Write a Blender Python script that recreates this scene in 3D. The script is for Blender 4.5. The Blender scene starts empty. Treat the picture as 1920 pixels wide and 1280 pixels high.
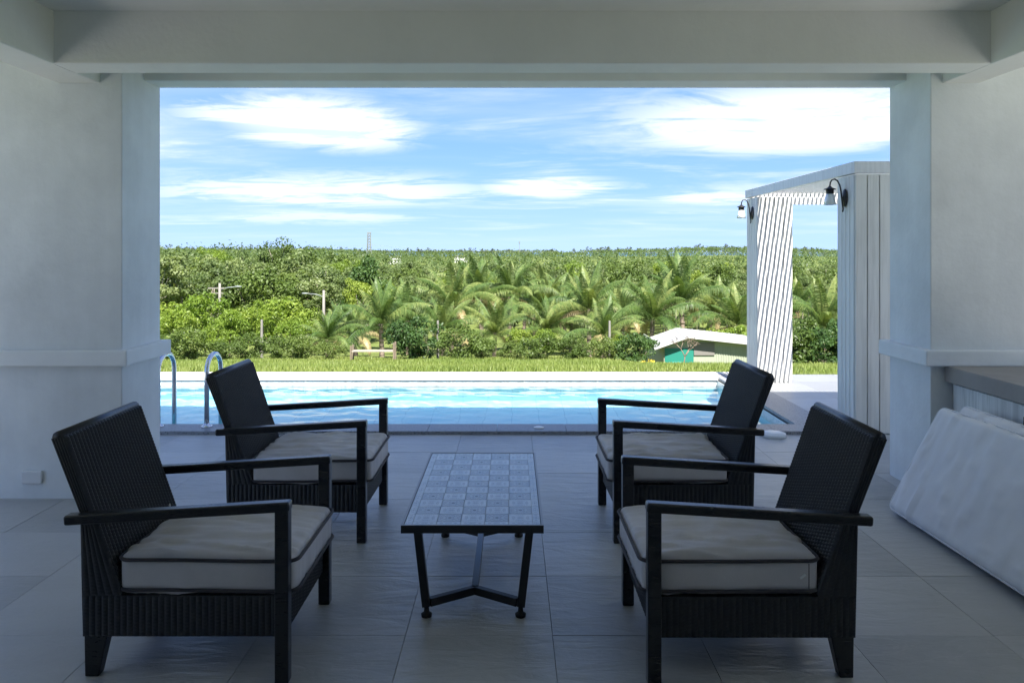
import bpy, bmesh, math, random
import numpy as np
from mathutils import Vector, Matrix, noise
R = math.radians
PI = math.pi
random.seed(7)
rng = np.random.default_rng(11)
sc = bpy.context.scene
C = sc.collection

# ------------------------------------------------------------------ camera, sky, sun, exposure
cam_d = bpy.data.cameras.new('camera')
cam = bpy.data.objects.new('camera', cam_d)
C.objects.link(cam)
cam.location = (0, 0, 1.56)
cam.rotation_euler = (R(90), 0, 0)
cam_d.sensor_width = 36
cam_d.lens = 28.125
cam_d.shift_y = -0.0865
cam_d.clip_start = 0.05
cam_d.clip_end = 60000
sc.camera = cam

SUN = Vector((0.14, -0.706, 1.0)).normalized()      # towards the sun
sun_d = bpy.data.lights.new('sun', 'SUN')
sun_d.energy = 2.05
sun_d.angle = R(0.36)
sun_d.color = (1.0, 0.95, 0.87)
sun = bpy.data.objects.new('sun', sun_d)
C.objects.link(sun)
sun.rotation_euler = SUN.to_track_quat('Z', 'Y').to_euler()
sun_d.cycles.is_caustics_light = True

world = bpy.data.worlds.new('World')
sc.world = world
world.use_nodes = True
wn, wl = world.node_tree.nodes, world.node_tree.links
wn.clear()


def wnode(t, **kw):
    n = wn.new(t)
    for k, v in kw.items():
        setattr(n, k, v)
    return n


def wmath(op, a, b=None, c=None, clamp=False):
    n = wnode('ShaderNodeMath', operation=op, use_clamp=clamp)
    for i, v in enumerate((a, b, c)):
        if v is None:
            continue
        if isinstance(v, (int, float)):
            n.inputs[i].default_value = v
        else:
            wl.new(v, n.inputs[i])
    return n.outputs[0]


sky = wnode('ShaderNodeTexSky', sky_type='NISHITA')
sky.sun_disc = False
sky.sun_elevation = math.asin(SUN.z)
sky.sun_rotation = math.atan2(SUN.x, SUN.y)
sky.altitude = 50
sky.air_density = 0.3
sky.dust_density = 0.0
sky.ozone_density = 10.0
# high cirrus: noise on a flat layer far above (direction divided by its height)
tc = wnode('ShaderNodeTexCoord')
sep = wnode('ShaderNodeSeparateXYZ')
wl.new(tc.outputs['Generated'], sep.inputs[0])
zc = wmath('ADD', wmath('MAXIMUM', sep.outputs[2], 0.0), 0.05)
px = wmath('DIVIDE', sep.outputs[0], zc)
py = wmath('DIVIDE', sep.outputs[1], zc)
comb = wnode('ShaderNodeCombineXYZ')
wl.new(px, comb.inputs[0])
wl.new(py, comb.inputs[1])


def cloud_layer(scale, rot, stretch, loc, detail, rough, lo, hi, dist=0.0):
    mp = wnode('ShaderNodeMapping')
    mp.inputs['Location'].default_value = loc
    mp.inputs['Rotation'].default_value = (0, 0, R(rot))
    mp.inputs['Scale'].default_value = (scale * stretch[0], scale * stretch[1], 1)
    wl.new(comb.outputs[0], mp.inputs[0])
    nz = wnode('ShaderNodeTexNoise')
    nz.inputs['Scale'].default_value = 1.0
    nz.inputs['Detail'].default_value = detail
    nz.inputs['Roughness'].default_value = rough
    nz.inputs['Distortion'].default_value = dist
    wl.new(mp.outputs[0], nz.inputs['Vector'])
    mr = wnode('ShaderNodeMapRange', interpolation_type='SMOOTHSTEP')
    mr.inputs['From Min'].default_value = lo
    mr.inputs['From Max'].default_value = hi
    wl.new(nz.outputs['Fac'], mr.inputs['Value'])
    return mr.outputs[0]


def blob(cx, cy, rx, ry, rot=0.0):
    """soft elliptical cloud bank at a place on the cloud layer"""
    mp = wnode('ShaderNodeMapping', vector_type='TEXTURE')
    mp.inputs['Location'].default_value = (cx, cy, 0)
    mp.inputs['Rotation'].default_value = (0, 0, R(rot))
    mp.inputs['Scale'].default_value = (rx, ry, 1)
    wl.new(comb.outputs[0], mp.inputs[0])
    ln = wnode('ShaderNodeVectorMath', operation='LENGTH')
    wl.new(mp.outputs[0], ln.inputs[0])
    mr = wnode('ShaderNodeMapRange', interpolation_type='SMOOTHSTEP')
    mr.inputs['From Min'].default_value = 1.0
    mr.inputs['From Max'].default_value = 0.25
    wl.new(ln.outputs['Value'], mr.inputs['Value'])
    return mr.outputs[0]


wisps = cloud_layer(0.55, 12, (1.0, 1.5), (3.1, 1.7, 0), 9, 0.62, 0.47, 0.78, 0.6)
veil = cloud_layer(0.22, -8, (0.8, 1.3), (1.3, 4.2, 0), 6, 0.55, 0.42, 0.72, 0.3)
tex = cloud_layer(0.9, 20, (1.0, 1.6), (7.7, 2.2, 0), 10, 0.65, 0.36, 0.62, 0.8)
BLOBS = []
cov = wmath('MULTIPLY', wmath('ADD', wmath('MULTIPLY', wisps, 0.6), wmath('MULTIPLY', veil, 0.45)), 0.95)
CLOUD_BANKS = [(-1.2, 4.75, 0.95, 1.25, -12, 1.0), (1.7, 4.7, 1.6, 1.5, 8, 0.95), (0.35, 7.6, 0.95, 1.3, 0, 0.85),
               (-1.9, 7.9, 2.5, 2.0, 0, 0.75), (-2.6, 10.5, 2.2, 1.6, 0, 0.6), (-3.2, 6.0, 0.5, 0.5, 0, 0.6), (2.1, 8.3, 1.0, 0.9, 0, 0.7), (-4.5, 2.0, 2.0, 1.5, 20, 0.7), (4.5, 1.0, 2.5, 1.5, -15, 0.8),
               (0.5, -3.5, 2.5, 1.5, 10, 0.7), (-3.5, -5.0, 2.0, 2.0, 30, 0.7)]
for (cx, cy, rx, ry, ro, st) in CLOUD_BANKS:
    b = wmath('MULTIPLY', blob(cx, cy, rx, ry, ro), st)
    cov = wmath('MAXIMUM', cov, wmath('MULTIPLY', b, wmath('ADD', wmath('MULTIPLY', tex, 1.15), wmath('SUBTRACT', wmath('MULTIPLY', b, 0.8), 0.28), clamp=True)))
# thin out towards the horizon
fade = wnode('ShaderNodeMapRange', interpolation_type='SMOOTHSTEP')
fade.inputs['From Min'].default_value = 0.0
fade.inputs['From Max'].default_value = 0.06
wl.new(sep.outputs[2], fade.inputs['Value'])
cov = wmath('MULTIPLY', cov, fade.outputs[0], clamp=True)
mixc = wnode('ShaderNodeMix', data_type='RGBA')
wl.new(cov, mixc.inputs['Factor'])
tint = wnode('ShaderNodeMix', data_type='RGBA', blend_type='MULTIPLY')
tint.inputs['Factor'].default_value = 1.0
tint.inputs[7].default_value = (1.75, 2.22, 3.3, 1)
soft = wnode('ShaderNodeVectorMath', operation='DIVIDE')       # soft shoulder so that the horizon keeps its blue
den = wnode('ShaderNodeVectorMath', operation='MULTIPLY_ADD')
den.inputs[1].default_value = (0.85, 0.85, 0.85)
den.inputs[2].default_value = (1.0, 1.0, 1.0)
wl.new(sky.outputs[0], den.inputs[0])
wl.new(sky.outputs[0], soft.inputs[0])
wl.new(den.outputs[0], soft.inputs[1])
wl.new(soft.outputs[0], tint.inputs[6])
wl.new(tint.outputs[2], mixc.inputs[6])
mixc.inputs[7].default_value = (3.2, 3.25, 3.35, 1)
bg = wnode('ShaderNodeBackground')
bg.inputs['Strength'].default_value = 0.05
wl.new(mixc.outputs[2], bg.inputs['Color'])
wo = wnode('ShaderNodeOutputWorld')
wl.new(bg.outputs[0], wo.inputs['Surface'])

sc.view_settings.view_transform = 'Standard'
sc.view_settings.look = 'None'
sc.view_settings.exposure = 3.05
sc.view_settings.gamma = 1.0
sc.view_settings.use_curve_mapping = False
sc.render.engine = 'CYCLES'
cy = sc.cycles
cy.use_denoising = True
cy.denoiser = 'OPENIMAGEDENOISE'
cy.max_bounces = 10
cy.diffuse_bounces = 6
cy.glossy_bounces = 4
cy.transmission_bounces = 6
cy.transparent_max_bounces = 8
cy.caustics_reflective = False
cy.caustics_refractive = True
cy.sample_clamp_indirect = 6.0
cy.blur_glossy = 0.5


# ------------------------------------------------------------------ materials
def mat(name, base=(0.5, 0.5, 0.5), rough=0.6, metal=0.0, spec=0.5):
    m = bpy.data.materials.new(name)
    m.use_nodes = True
    b = m.node_tree.nodes['Principled BSDF']
    b.inputs['Base Color'].default_value = (*base, 1)
    b.inputs['Roughness'].default_value = rough
    b.inputs['Metallic'].default_value = metal
    b.inputs['Specular IOR Level'].default_value = spec
    return m


class NT:
    """small helper around a material's node tree"""
    def __init__(self, m):
        self.m = m
        self.n, self.l = m.node_tree.nodes, m.node_tree.links
        self.b = self.n.get('Principled BSDF')

    def node(self, t, **kw):
        n = self.n.new(t)
        for k, v in kw.items():
            setattr(n, k, v)
        return n

    def math(self, op, a, b=None, c=None, clamp=False):
        n = self.node('ShaderNodeMath', operation=op, use_clamp=clamp)
        for i, v in enumerate((a, b, c)):
            if v is None:
                continue
            if isinstance(v, (int, float)):
                n.inputs[i].default_value = v
            else:
                self.l.new(v, n.inputs[i])
        return n.outputs[0]

    def coord(self, which='Object', scale=(1, 1, 1), loc=(0, 0, 0), rot=(0, 0, 0)):
        t = self.node('ShaderNodeTexCoord')
        if which == 'World':
            t = self.node('ShaderNodeNewGeometry')
            which = 'Position'
        mp = self.node('ShaderNodeMapping')
        mp.inputs['Scale'].default_value = scale
        mp.inputs['Location'].default_value = loc
        mp.inputs['Rotation'].default_value = rot
        self.l.new(t.outputs[which], mp.inputs[0])
        return mp.outputs[0]

    def noise(self, vec, scale, detail=4, rough=0.5, dist=0.0):
        n = self.node('ShaderNodeTexNoise')
        n.inputs['Scale'].default_value = scale
        n.inputs['Detail'].default_value = detail
        n.inputs['Roughness'].default_value = rough
        n.inputs['Distortion'].default_value = dist
        self.l.new(vec, n.inputs['Vector'])
        return n.outputs['Fac']

    def ramp(self, fac, stops):
        r = self.node('ShaderNodeValToRGB')
        el = r.color_ramp.elements
        while len(el) < len(stops):
            el.new(0.5)
        for e, (p, c) in zip(el, stops):
            e.position = p
            e.color = (*c, 1) if len(c) == 3 else c
        self.l.new(fac, r.inputs[0])
        return r.outputs[0]

    def mix(self, fac, a, b, blend='MIX'):
        n = self.node('ShaderNodeMix', data_type='RGBA', blend_type=blend)
        for idx, v in ((0, fac), (6, a), (7, b)):
            if isinstance(v, (int, float)):
                n.inputs[idx].default_value = v
            elif isinstance(v, tuple):
                n.inputs[idx].default_value = (*v, 1)
            else:
                self.l.new(v, n.inputs[idx])
        return n.outputs[2]

    def bump(self, h, strength=0.3, dist=0.01):
        n = self.node('ShaderNodeBump')
        n.inputs['Strength'].default_value = strength
        n.inputs['Distance'].default_value = dist
        self.l.new(h, n.inputs['Height'])
        self.l.new(n.outputs[0], self.b.inputs['Normal'])

    def color(self, c):
        self.l.new(c, self.b.inputs['Base Color'])

    def rough(self, r):
        self.l.new(r, self.b.inputs['Roughness'])


def obj_random(t):
    return t.node('ShaderNodeObjectInfo').outputs['Random']


def m_plaster(name, base, dirt=0.06, seed=0.0):
    m = mat(name, base, 0.75, spec=0.3)
    t = NT(m)
    v = t.coord('World', loc=(seed, seed, 0))
    n1 = t.noise(v, 1.3, 6, 0.6)
    n2 = t.noise(v, 35, 5, 0.6)
    vs = t.coord('World', scale=(9, 9, 0.6))
    n3 = t.noise(vs, 1.0, 4, 0.6)
    f = t.math('ADD', t.math('MULTIPLY', n1, 0.82), t.math('MULTIPLY', n3, 0.16))
    d = tuple(x * (1 - dirt * 2.4) for x in base)
    l = tuple(min(1, x * (1 + dirt * 0.4)) for x in base)
    t.color(t.ramp(f, [(0.32, d), (0.62, l)]))
    t.bump(t.math('ADD', t.math('MULTIPLY', n2, 0.6), t.math('MULTIPLY', t.noise(t.coord('World'), 4.5, 4, 0.6), 2.2)), 0.4, 0.006)
    return m


MT = {}
MT['plaster'] = m_plaster('white_plaster', (0.79, 0.82, 0.83), 0.085)
MT['ceiling'] = m_plaster('ceiling_paint', (0.80, 0.82, 0.79), 0.03, 3.0)
MT['ledge'] = m_plaster('ledge_paint', (0.82, 0.84, 0.84), 0.05, 5.0)


def m_slate():
    m = mat('slate_tile', (0.24, 0.245, 0.25), 0.42, spec=0.45)
    t = NT(m)
    v = t.coord('World')
    oi = obj_random(t)
    vv = t.node('ShaderNodeVectorMath', operation='ADD')
    cb = t.node('ShaderNodeCombineXYZ')
    t.l.new(t.math('MULTIPLY', oi, 37.0), cb.inputs[0])
    t.l.new(t.math('MULTIPLY', oi, 91.0), cb.inputs[1])
    t.l.new(v, vv.inputs[0])
    t.l.new(cb.outputs[0], vv.inputs[1])
    mp = t.node('ShaderNodeMapping')
    mp.inputs['Scale'].default_value = (1.0, 3.2, 1)
    mp.inputs['Rotation'].default_value = (0, 0, R(14))
    t.l.new(vv.outputs[0], mp.inputs[0])
    rel = t.noise(mp.outputs[0], 3.2, 7, 0.58, 0.8)
    fine = t.noise(vv.outputs[0], 40, 5, 0.6)
    blot = t.noise(vv.outputs[0], 2.0, 4, 0.6)
    f = t.math('ADD', t.math('MULTIPLY', blot, 0.5), t.math('ADD', t.math('MULTIPLY', fine, 0.2), t.math('MULTIPLY', oi, 0.30)))
    col = t.ramp(f, [(0.30, (0.32, 0.325, 0.325)), (0.55, (0.425, 0.43, 0.425)), (0.85, (0.50, 0.50, 0.49))])
    # thin pale veins and scratches
    vein = t.noise(mp.outputs[0], 1.3, 5, 0.55, 1.5)
    vm = t.node('ShaderNodeMapRange')
    vm.inputs['From Min'].default_value = 0.0
    vm.inputs['From Max'].default_value = 0.012
    vm.inputs['To Min'].default_value = 0.35
    vm.inputs['To Max'].default_value = 0.0
    t.l.new(t.math('ABSOLUTE', t.math('SUBTRACT', vein, 0.5)), vm.inputs['Value'])
    col = t.mix(vm.outputs[0], col, (0.48, 0.48, 0.47))
    t.color(col)
    t.rough(t.math('ADD', t.math('MULTIPLY', fine, 0.22), 0.30))
    t.bump(t.math('ADD', rel, t.math('MULTIPLY', fine, 0.12)), 0.75, 0.012)
    return m


MT['slate'] = m_slate()
MT['grout'] = mat('grout', (0.30, 0.30, 0.295), 0.9)


def m_granite(name, dark, light):
    m = mat(name, dark, 0.45)
    t = NT(m)
    v = t.coord('World')
    vo = t.node('ShaderNodeTexVoronoi')
    vo.inputs['Scale'].default_value = 75
    t.l.new(v, vo.inputs['Vector'])
    n = t.noise(v, 60, 3)
    f = t.math('ADD', t.math('MULTIPLY', vo.outputs['Distance'], 0.8), t.math('MULTIPLY', n, 0.5))
    t.color(t.ramp(f, [(0.35, dark), (0.62, light)]))
    t.bump(n, 0.2, 0.003)
    return m


MT['granite'] = m_granite('speckled_granite', (0.07, 0.075, 0.085), (0.27, 0.28, 0.30))
MT['pale_stone'] = m_granite('pale_coping_stone', (0.44, 0.43, 0.41), (0.60, 0.59, 0.57))


def m_pooltile(name, c1, c2, grout, sx, sz, rot=(0, 0, 0)):
    m = mat(name, c1, 0.3)
    t = NT(m)
    v = t.coord('World', rot=rot)
    br = t.node('ShaderNodeTexBrick')
    br.offset = 0.0
    br.inputs['Color1'].default_value = (*c1, 1)
    br.inputs['Color2'].default_value = (*c2, 1)
    br.inputs['Mortar'].default_value = (*grout, 1)
    br.inputs['Scale'].default_value = 1.0
    br.inputs['Brick Width'].default_value = sx
    br.inputs['Row Height'].default_value = sz
    br.inputs['Mortar Size'].default_value = 0.006
    br.inputs['Bias'].default_value = 0.0
    t.l.new(v, br.inputs['Vector'])
    n = t.noise(t.coord('World'), 2.5, 5)
    t.color(t.mix(t.math('MULTIPLY', n, 0.25), br.outputs[0], (c1[0] * 1.15, c1[1] * 1.05, c1[2]), 'MIX'))
    return m


MT['pool_floor'] = m_pooltile('pool_floor_tile', (0.42, 0.74, 0.84), (0.46, 0.77, 0.86), (0.32, 0.60, 0.72), 0.3, 0.3)
MT['pool_wall'] = m_pooltile('pool_wall_tile', (0.28, 0.64, 0.76), (0.32, 0.69, 0.80), (0.22, 0.52, 0.64), 0.3, 0.3, (R(90), 0, 0))


def m_marble():
    m = mat('waterline_marble_tile', (0.7, 0.71, 0.7), 0.25)
    t = NT(m)
    v = t.coord('World')
    n = t.noise(v, 5, 7, 0.65, 2.0)
    t.color(t.ramp(n, [(0.35, (0.50, 0.55, 0.55)), (0.55, (0.72, 0.73, 0.71)), (0.8, (0.76, 0.75, 0.72))]))
    return m


MT['marble'] = m_marble()


def m_water():
    m = bpy.data.materials.new('pool_water')
    m.use_nodes = True
    t = NT(m)
    t.n.remove(t.b)
    g = t.node('ShaderNodeBsdfGlass')
    g.inputs['Color'].default_value = (0.93, 0.985, 1.0, 1)
    g.inputs['Roughness'].default_value = 0.0
    g.inputs['IOR'].default_value = 1.333
    t.l.new(g.outputs[0], t.n['Material Output'].inputs['Surface'])
    return m


MT['water'] = m_water()


def m_wood_paint(name, base, dark):
    m = mat(name, base, 0.55)
    t = NT(m)
    oi = obj_random(t)
    v = t.coord('World', scale=(6, 6, 0.35))
    vv = t.node('ShaderNodeVectorMath', operation='ADD')
    cb = t.node('ShaderNodeCombineXYZ')
    t.l.new(t.math('MULTIPLY', oi, 50.0), cb.inputs[0])
    t.l.new(v, vv.inputs[0])
    t.l.new(cb.outputs[0], vv.inputs[1])
    n = t.noise(vv.outputs[0], 6, 6, 0.6, 0.4)
    t.color(t.ramp(t.math('ADD', n, t.math('MULTIPLY', t.math('SUBTRACT', oi, 0.5), 0.1)), [(0.3, dark), (0.6, base)]))
    t.bump(n, 0.25, 0.003)
    return m


MT['board'] = m_wood_paint('white_wash_board', (0.70, 0.69, 0.66), (0.56, 0.55, 0.52))
MT['pergola_beam'] = m_wood_paint('white_painted_beam', (0.72, 0.73, 0.74), (0.62, 0.63, 0.64))
MT['cabinet'] = m_wood_paint('brushed_white_cabinet', (0.72, 0.74, 0.74), (0.50, 0.52, 0.52))


def m_wicker():
    m = mat('black_wicker', (0.012, 0.013, 0.016), 0.36, spec=0.55)
    t = NT(m)
    n = t.noise(t.coord('Object'), 120, 3)
    t.rough(t.math('ADD', t.math('MULTIPLY', n, 0.25), 0.26))
    t.color(t.ramp(n, [(0.35, (0.005, 0.006, 0.009)), (0.75, (0.015, 0.017, 0.021))]))
    return m


MT['wicker'] = m_wicker()


def m_blackwood():
    m = mat('black_lacquered_wood', (0.012, 0.013, 0.015), 0.28, spec=0.5)
    t = NT(m)
    n = t.noise(t.coord('Object', scale=(3, 30, 30)), 8, 4)
    t.rough(t.math('ADD', t.math('MULTIPLY', n, 0.2), 0.2))
    return m


MT['blackwood'] = m_blackwood()
MT['steel_black'] = mat('black_powder_coated_steel', (0.014, 0.015, 0.018), 0.38)
MT['rubber'] = mat('black_rubber', (0.01, 0.01, 0.01), 0.7)


def m_fabric(name, c1, c2, scale=320):
    m = mat(name, c1, 0.85, spec=0.25)
    t = NT(m)
    v = t.coord('Object')
    n = t.noise(v, 5, 5, 0.6)
    w = t.noise(v, scale, 2)
    t.color(t.ramp(t.math('ADD', t.math('MULTIPLY', n, 0.8), t.math('MULTIPLY', w, 0.2)), [(0.35, c2), (0.62, c1)]))
    t.bump(w, 0.25, 0.002)
    t.b.inputs['Sheen Weight'].default_value = 0.15
    return m


MT['cushion'] = m_fabric('grey_cushion_cloth', (0.60, 0.58, 0.59), (0.52, 0.50, 0.51))
MT['piping'] = m_fabric('dark_piping', (0.06, 0.055, 0.06), (0.045, 0.04, 0.045))
MT['mattress'] = m_fabric('white_mattress_cloth', (0.82, 0.83, 0.85), (0.76, 0.77, 0.80))
MT['stainless'] = mat('stainless_steel', (0.62, 0.63, 0.64), 0.22, 1.0)
MT['white_plastic'] = mat('white_plastic', (0.74, 0.75, 0.75), 0.4)
MT['counter'] = m_plaster('grey_cement_counter', (0.36, 0.34, 0.32), 0.10, 8.0)
MT['bounce_concrete'] = m_plaster('bounce_strip_concrete', (0.48, 0.47, 0.44), 0.10, 9.0)
MT['iron'] = mat('black_wrought_iron', (0.012, 0.012, 0.014), 0.45)
MT['frost'] = mat('frosted_glass_shade', (0.80, 0.84, 0.84), 0.35)
MT['frost'].node_tree.nodes['Principled BSDF'].inputs['Transmission Weight'].default_value = 0.35


def m_tabletile(name, dark):
    m = mat(name, (0.6, 0.62, 0.64), 0.22, spec=0.5)
    t = NT(m)
    tcn = t.node('ShaderNodeTexCoord')
    sp = t.node('ShaderNodeSeparateXYZ')
    t.l.new(tcn.outputs['Object'], sp.inputs[0])
    ax = t.math('ABSOLUTE', sp.outputs[0])
    ay = t.math('ABSOLUTE', sp.outputs[1])
    mx = t.math('MAXIMUM', ax, ay)
    mn = t.math('MINIMUM', ax, ay)
    cb = t.node('ShaderNodeCombineXYZ')
    t.l.new(mx, cb.inputs[0])
    t.l.new(mn, cb.inputs[1])
    scr = t.noise(cb.outputs[0], 62 if dark else 50, 1.5, 0.4, 2.6)
    line = t.node('ShaderNodeMapRange')
    line.inputs['From Min'].default_value = 0.02
    line.inputs['From Max'].default_value = 0.05
    t.l.new(t.math('ABSOLUTE', t.math('SUBTRACT', scr, 0.5)), line.inputs['Value'])
    ln = line.outputs[0]                                  # 0 on a scroll line
    rad = t.node('ShaderNodeVectorMath', operation='LENGTH')
    t.l.new(cb.outputs[0], rad.inputs[0])
    r = rad.outputs['Value']
    base = (0.27, 0.28, 0.285) if dark else (0.55, 0.58, 0.61)
    ink = (0.60, 0.62, 0.62) if dark else (0.20, 0.22, 0.25)
    ins = t.math('LESS_THAN', mx, 0.046 if dark else 0.038)
    m_line = t.math('MULTIPLY', t.math('SUBTRACT', 1.0, ln), ins)
    if not dark:
        m_line = t.math('MULTIPLY', m_line, t.math('LESS_THAN', r, 0.043))
    col = t.mix(t.math('MULTIPLY', m_line, 0.85), base, ink)
    ring = t.math('LESS_THAN', r, 0.0085)
    col = t.mix(ring, col, (0.10, 0.11, 0.12) if dark else (0.35, 0.37, 0.40))
    t.color(col)
    return m


MT['tile_light'] = m_tabletile('pale_patterned_tile', False)
MT['tile_dark'] = m_tabletile('grey_patterned_tile', True)
MT['table_rim'] = mat('grey_table_rim', (0.30, 0.31, 0.33), 0.4)


def m_leaf(name, c_dark, c_mid, c_light, trans=0.35):
    m = bpy.data.materials.new(name)
    m.use_nodes = True
    t = NT(m)
    t.b.inputs['Roughness'].default_value = 0.5
    t.b.inputs['Specular IOR Level'].default_value = 0.35
    geo = t.node('ShaderNodeNewGeometry')
    oi = obj_random(t)
    big = t.noise(t.coord('World'), 0.16, 3, 0.6)
    f = t.math('ADD', t.math('MULTIPLY', geo.outputs['Random Per Island'], 0.36), t.math('MULTIPLY', oi, 0.42))
    f = t.math('ADD', f, t.math('MULTIPLY', t.math('SUBTRACT', big, 0.40), 1.1))
    col = t.ramp(f, [(0.1, c_dark), (0.5, c_mid), (0.92, c_light)])
    t.color(col)
    tr = t.node('ShaderNodeBsdfTranslucent')
    t.l.new(t.mix(1.0, col, (1.15, 1.2, 0.6), 'MULTIPLY'), tr.inputs['Color'])
    mx = t.node('ShaderNodeMixShader')
    mx.inputs[0].default_value = trans
    t.l.new(t.b.outputs[0], mx.inputs[1])
    t.l.new(tr.outputs[0], mx.inputs[2])
    t.l.new(mx.outputs[0], t.n['Material Output'].inputs['Surface'])
    return m


MT['leaf_rubber'] = m_leaf('rubber_tree_leaves', (0.065, 0.105, 0.035), (0.125, 0.175, 0.06), (0.24, 0.285, 0.12), 0.42)
MT['leaf_bright'] = m_leaf('bright_green_leaves', (0.10, 0.17, 0.025), (0.17, 0.25, 0.035), (0.27, 0.33, 0.06), 0.42)
MT['leaf_dark'] = m_leaf('dark_green_leaves', (0.03, 0.065, 0.018), (0.055, 0.11, 0.03), (0.10, 0.165, 0.045))
MT['leaf_mid'] = m_leaf('mid_green_leaves', (0.06, 0.10, 0.02), (0.10, 0.15, 0.035), (0.15, 0.20, 0.05))
MT['leaf_grey'] = m_leaf('grey_green_needles', (0.06, 0.085, 0.05), (0.085, 0.11, 0.07), (0.12, 0.14, 0.09))
MT['leaf_palm'] = m_leaf('palm_leaflets', (0.04, 0.085, 0.02), (0.10, 0.16, 0.04), (0.25, 0.28, 0.09), 0.3)
MT['leaf_dry'] = m_leaf('dry_palm_leaflets', (0.22, 0.17, 0.08), (0.32, 0.26, 0.13), (0.40, 0.34, 0.18), 0.25)
MT['grass'] = m_leaf('grass_blades', (0.09, 0.14, 0.03), (0.155, 0.21, 0.04), (0.25, 0.28, 0.085), 0.3)


def m_bark(name, a, b):
    m = mat(name, a, 0.85)
    t = NT(m)
    n = t.noise(t.coord('Object', scale=(4, 4, 1)), 6, 5, 0.6)
    t.color(t.ramp(n, [(0.3, a), (0.7, b)]))
    t.bump(n, 0.5, 0.02)
    return m


MT['bark_pale'] = m_bark('pale_bark', (0.20, 0.17, 0.13), (0.36, 0.33, 0.28))
MT['bark_brown'] = m_bark('brown_bark', (0.10, 0.075, 0.05), (0.20, 0.16, 0.12))
MT['bark_palm'] = m_bark('palm_trunk_bark', (0.16, 0.12, 0.09), (0.28, 0.23, 0.18))


def m_ground():
    m = mat('grassy_ground', (0.10, 0.13, 0.04), 0.95, spec=0.1)
    t = NT(m)
    v = t.coord('World')
    n = t.noise(v, 0.35, 6, 0.6)
    n2 = t.noise(v, 6, 5, 0.65)
    f = t.math('ADD', t.math('MULTIPLY', n, 0.6), t.math('MULTIPLY', n2, 0.4))
    t.color(t.ramp(f, [(0.3, (0.075, 0.10, 0.03)), (0.5, (0.13, 0.165, 0.045)), (0.72, (0.19, 0.19, 0.08))]))
    t.bump(n2, 0.8, 0.08)
    return m


MT['ground'] = m_ground()
MT['sea'] = mat('sea_water', (0.02, 0.09, 0.14), 0.25)
MT['concrete'] = m_plaster('concrete_post', (0.21, 0.20, 0.18), 0.1, 2.0)
MT['galv'] = mat('galvanised_steel', (0.20, 0.225, 0.22), 0.6, 0.2)
MT['roof_sheet'] = mat('white_roof_sheet', (0.42, 0.42, 0.41), 0.5)
MT['shed_wall'] = m_wood_paint('grey_green_sheet_wall', (0.30, 0.33, 0.25), (0.24, 0.27, 0.20))
MT['tarp_green_shaded'] = mat('shaded_turquoise_tarp', (0.014, 0.17, 0.13), 0.5)  # teal darkened: the shed roof's shade is put into the colour
MT['tarp_grey'] = mat('pale_grey_tarp', (0.50, 0.48, 0.44), 0.6)
MT['panel_grey'] = mat('grey_brown_sheet', (0.16, 0.15, 0.14), 0.7)
MT['villa_wall'] = mat('white_villa_wall', (0.75, 0.74, 0.72), 0.7)
MT['villa_roof'] = mat('pale_villa_roof', (0.55, 0.50, 0.46), 0.7)
MT['dark_glass'] = mat('dark_window_glass', (0.03, 0.04, 0.05), 0.1)
MT['flower'] = mat('yellow_flowers', (0.55, 0.42, 0.03), 0.7)


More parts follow.
